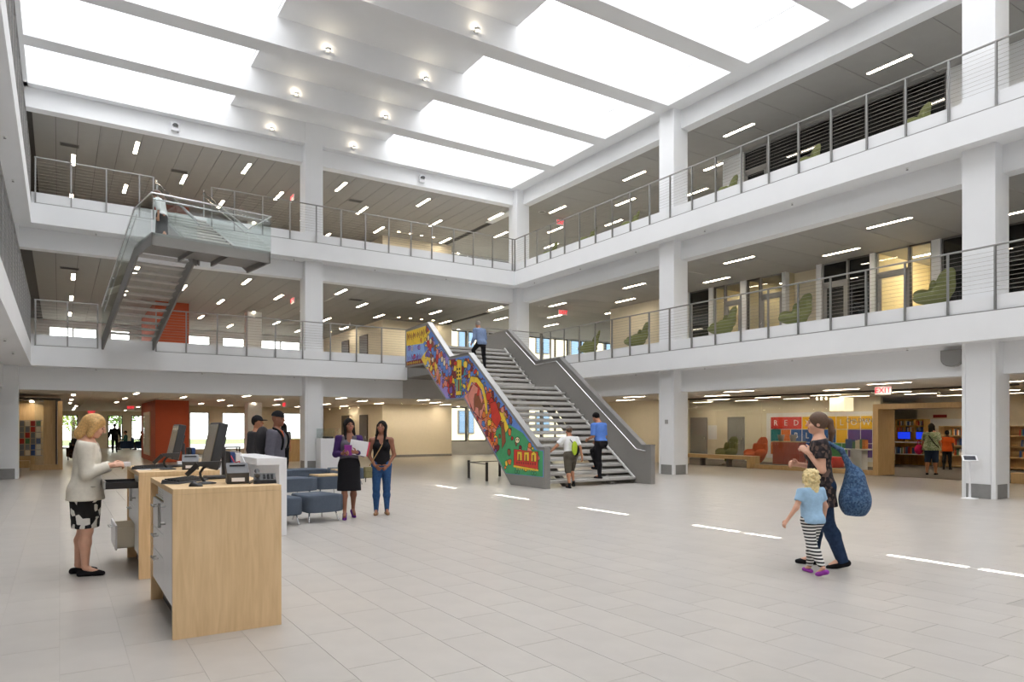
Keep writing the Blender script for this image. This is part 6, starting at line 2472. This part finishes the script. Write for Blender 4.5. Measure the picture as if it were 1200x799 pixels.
# 9 mother and girl in the foreground
FLO = patches('floral_dark', [(36, 33, 36), (62, 52, 54), (36, 33, 36), (104, 84, 76), (44, 40, 44)], 26)
t, J = person((7.42, 4.84, 0), face_to(-.62, .78), 1.72, dict(fem=True, lean=2, w=1.05, legR=(7, 4, 0), legL=(-9, 12, 0), footL=-16, hpit=-2,
    armR=((.10, -.05, -1), (-.2, .9, .2)), armL=((-.14, .0, -1), (.25, .55, .8)), palmL=(.8, 0, -.5), palmR=(-.8, 0, -.5), handL=(.3, .6, .6)), 'light',
    'woman in a dark patterned tunic and jeans walking with a small girl',
    [('pants', 'jeans', K_DJEANS, dict(len=2.12, g=.022, flare=.012)),
     ('top', 'tunic', FLO, dict(sleeve=.55, hem=-.24, g=.020, flare=.035, vneck=.08)),
     ('shoes', 'shoes', K_BLACK)], ('pony', H_BROWN), res=.012, curl=50)
bp = pw(t, J, J['pel'] + V3(-.10, -.35, -.06))
hb_ = thing('shoulder_tote', bp - Vector((0, 0, .3)), 'large slouchy blue patterned bag on the back of the woman in the tunic', 'bag')
BAGM = patches('blue_weave', [(56, 84, 118), (70, 100, 134), (48, 72, 104), (84, 112, 142)], 60)
Fb = Field((-.32, -.32, -.36), (.32, .32, .75), .014)
Fb.ball((0, 0, -.10), (.21, .17, .21), .0).ball((0, 0, .08), (.15, .12, .2), .06)
Fb.cone((0, .02, .2), (-.03, .14, .46), .05, .026, .06).cone((-.03, .14, .46), (-.03, .27, .54), .026, .024, .03)
Fb.plane((0, 0, -.27), (0, 0, -1))
v, f = Fb.mesh()
o = np_obj('sack', [(v, f, 0)], [BAGM], hb_)
o.location = (0, 0, .3)
hb_.rotation_euler = (0, 0, t.rotation_euler[2])
t, J = person((6.86, 4.60, 0), face_to(.25, .97), 1.12, dict(lean=4, shw=.9, legR=(16, 8, 1), legL=(-14, 26, 1), footL=-20, hyaw=10, armR=((.5, .1, -1), (.35, .5, -.6)), armL=((-.5, .05, -1), (-.4, .3, -.7))), 'light',
    'small girl in a pale blue T-shirt and striped leggings seen from behind',
    [('pants', 'striped_leggings', stripes('black_white_stripes', (36, 36, 38), (226, 224, 220), 9.0), dict(len=1.93, g=.014)),
     ('top', 't_shirt', cl('pale_blue', (164, 198, 226)), dict(sleeve=.6, hem=-.06, g=.020)), ('shoes', 'trainers', cl('magenta', (158, 70, 170)), dict(high=.0))], ('curly', H_LBLOND), res=.011)

# 10, 11 visitors beyond the portal
t, J = person((24.75, 12.30, 0), face_to(.95, .25), 1.68, dict(fem=True, w=1.32, legR=(4, 4, 3), legL=(-4, 4, 3), armL=((-.3, 0, -1), (-.1, .2, -1)), armR=((.3, 0, -1), (.1, .2, -1)), hyaw=-10), 'tan',
    'woman in a green checked shirt with a pink bag seen from behind',
    [('top', 'checked_shirt', patches('green_check', [(150, 164, 128), (186, 192, 164), (120, 140, 104)], 40), dict(sleeve=.8, hem=-.10, g=.03, flare=.03)), ('pants', 'denim_shorts', K_DJEANS, dict(len=1.15, g=.024)), ('shoes', 'shoes', K_BLACK),
     ('strap', 'bag_strap', K_BLACK, dict(pts=((.24, -.1, .0), (0, -.34, .3), (-.12, -.02, .53)), r=.018))], ('long', H_BLACK), res=.018)
bp = pw(t, J, J['wrL'] + V3(-.10, -.05, .06))
pb = thing('handbag', bp - Vector((0, 0, .22)), 'deep pink handbag carried by the woman in the checked shirt', 'bag')
PK = cl('deep_pink', (186, 30, 88))
Fb = Field((-.25, -.2, -.3), (.25, .2, .25), .015)
Fb.ball((0, 0, -.08), (.20, .11, .17), 0)
v, f = Fb.mesh()
o = np_obj('pouch', [(v, f, 0)], [PK], pb)
o.location = (0, 0, .22)
MB().tube([(-.1, 0, .26), (-.07, 0, .40), (.0, 0, .45), (.07, 0, .40), (.1, 0, .26)], .012, 6).build('handle', PK, pb, world=False)
person((28.2, 13.45, 0), face_to(.95, .2), 1.44, dict(legR=(4, 4, 2), legL=(-6, 6, 2)), 'dark', 'child in an orange top and dark trousers by the pale bookcase',
    [('top', 'top', cl('orange_top', (206, 88, 36)), dict(sleeve=.7, hem=-.12, g=.024, flare=.02)), ('pants', 'trousers', K_BLACK), ('shoes', 'shoes', K_BLACK)], ('short', H_BLACK), res=.018)

# 12 person on the glass landing
lp = O_ + U_ * .62 + W_ * 1.35
person((lp.x, lp.y, ZL - .012), R(60), 1.55, dict(fem=True, hpit=30, lean=8, legR=(10, 6, 1), legL=(-8, 8, 1)), 'tan', 'person in a white top and black skirt on the glass-sided landing',
    [('top', 'top', K_WHITE, dict(sleeve=1.0, hem=.02, g=.024)), ('skirt', 'skirt', K_BLACK, dict(hem=-.6, rad=.2)), ('shoes', 'shoes', K_BLACK)], ('long', H_BROWN), res=.018)

# 13-17 figures far back on the ground floor
person((2.95, 51.3, 0), face_to(.05, 1), 1.80, dict(legR=(14, 6, 2), legL=(-10, 12, 2), armR=((.3, 0, -1), (.2, .1, -1)), armL=((-.3, 0, -1), (-.2, .1, -1))), 'dark', 'man in dark clothes walking towards the bright lobby doors',
    [('top', 'jacket', K_BLACK, dict(sleeve=1.8, hem=-.08, g=.03)), ('pants', 'trousers', K_BLACK), ('shoes', 'shoes', K_BLACK)], ('short', H_BLACK), res=.022)
person((6.75, 25.6, 0), face_to(.6, .8), 1.70, dict(fem=True), 'tan', 'woman with long black hair and a grey top near the back column',
    [('top', 'top', cl('grey_top', (120, 118, 116)), dict(sleeve=.8, hem=-.08, g=.026)), ('pants', 'trousers', K_BLACK), ('shoes', 'shoes', K_BLACK)], ('long', H_BLACK), res=.018)


def armchair(x, y, rz, m, label):
    t = thing('armchair', (x, y, 0), label, 'armchair', rz=rz)
    MB().rbox(-.34, -.34, .10, .34, .30, .30, .04).build('seat', m, t, world=False)
    MB().rbox(-.36, -.52, .10, .36, -.36, .86, .04).build('backrest', m, t, world=False)
    for s in (-1, 1):
        MB().rbox(s * .42 - .06, -.4, .18, s * .42 + .06, .34, .62, .03).build('armrest', m, t, world=False)
        for q in (-.32, .3):
            MB().box(s * .40 - .02, q - .02, 0, s * .40 + .02, q + .02, .20).build('leg', BLACK, t, world=False)


sit = dict(sit=True, legR=(84, 84, 4), legL=(84, 84, 4), armR=((.2, .25, -1), (-.1, 1, .0)), armL=((-.2, .25, -1), (.1, 1, .0)))
NAVY = cl('navy_seat', (44, 62, 92))
BRN = patches('brown_weave', [(74, 48, 40), (52, 36, 32), (92, 62, 48)], 18)
for (x, y, rz, cm_, c1, lab, lc) in ((3.95, 57.0, R(90), NAVY, cl('teal_top', (62, 110, 110)), 'seated visitor in a teal top by the lobby windows', 'navy armchair of the visitor in teal'), (4.95, 56.6, R(75), NAVY, cl('brown_top', (92, 70, 56)), 'seated visitor in a brown top by the lobby windows', 'navy armchair of the visitor in brown'), (.75, 40.5, R(180), BRN, K_CHAR, 'seated visitor in dark clothes on a brown patterned chair', 'brown patterned armchair near the brochure booth')):
    armchair(x, y, rz, cm_, lc)
    t, J = person((x, y, .0), rz, 1.68, sit, 'brown', lab, [('top', 'top', c1, dict(sleeve=1.8, hem=-.02, g=.026)), ('pants', 'trousers', K_CHAR), ('shoes', 'shoes', K_BLACK)], ('short', H_BLACK), res=.024)
# ================================================================== outside the windows
LEAF = mat('tree_leaf', (96, 128, 44), .8, var=.3, scale=3)
LEAF2 = mat('tree_leaf_pale', (140, 160, 70), .8, var=.3, scale=3)
BARK = mat('bark', (86, 70, 54), .9, var=.2)
LAWN = mat('lawn', (96, 116, 60), .95, var=.2)
PAVE = mat('pavement', (170, 166, 158), .9, var=.08)
struct('floor_outside', MB().box(-40, 72.0, -.35, 60, 110, -.08).box(18.5, 37, -.35, 60, 72, -.08), LAWN, label='lawn outside the windows')


def tree(x, y, hgt, r, m, label):
    t = thing('tree', (x, y, -.08), label, 'tree', 'trees outside the lobby')
    MB().tube([(0, 0, 0), (.05, 0, hgt * .4), (0, .05, hgt * .7)], .14, 8, rs=[.18, .13, .07]).build('trunk', BARK, t, world=False)
    vs_, fs_ = [], []
    for i in range(900):
        a, b = random.uniform(0, 6.28), math.acos(random.uniform(-1, 1))
        rr = r * random.uniform(.55, 1.0)
        c = Vector((rr * math.sin(b) * math.cos(a), rr * math.sin(b) * math.sin(a), hgt * .62 + rr * math.cos(b) * .9))
        d1 = Vector((random.uniform(-1, 1), random.uniform(-1, 1), random.uniform(-1, 1))).normalized() * .16
        d2 = d1.cross(Vector((random.uniform(-1, 1), random.uniform(-1, 1), random.uniform(-1, 1)))).normalized() * .10
        n_ = len(vs_)
        vs_ += [c - d1, c + d2, c + d1, c - d2]
        fs_.append((n_, n_ + 1, n_ + 2, n_ + 3))
    o = MB().add(vs_, fs_).build('foliage', m, t, world=False, fixn=False)
    o['kind'] = 'stuff'


for i, (x, y, hg, r_, m, w) in enumerate(((1.0, 74, 5.0, 1.9, LEAF2, 'pale green tree beyond the left lobby door'), (4.9, 78.5, 5.5, 1.9, LEAF, 'green tree beyond the lobby window'), (8.6, 75, 4.6, 1.7, LEAF2, 'pale green tree beyond the right lobby window'), (-3.2, 77, 5.4, 2.0, LEAF, 'dark green tree beyond the brochure booth'))):
    tree(x, y, hg, r_, m, w)
# cream building across the street, seen through the corner windows
CRM = mat('cream_render', (214, 200, 172), .9, var=.03)
bd = thing('neighbour_building', (30, 60, -.08), 'cream building across the street seen through the corner windows', 'building')
MB().box(18.8, 58, -.08, 60, 64, 16).build('wall', CRM, bd)
for r_ in range(4):
    for c in range(8):
        w_ = MB().box(22.5 + c * 4.4, 57.9, 1.0 + r_ * 4.0, 24.2 + c * 4.4, 58.02, 3.2 + r_ * 4.0).build('window', MULL, bd)
        MB().box(22.6 + c * 4.4, 57.86, 1.1 + r_ * 4.0, 24.1 + c * 4.4, 57.9, 3.1 + r_ * 4.0).build('pane', mat('blue_pane', (90, 120, 150), .2) if (r_ + c) == 0 else MATS['blue_pane'], w_)
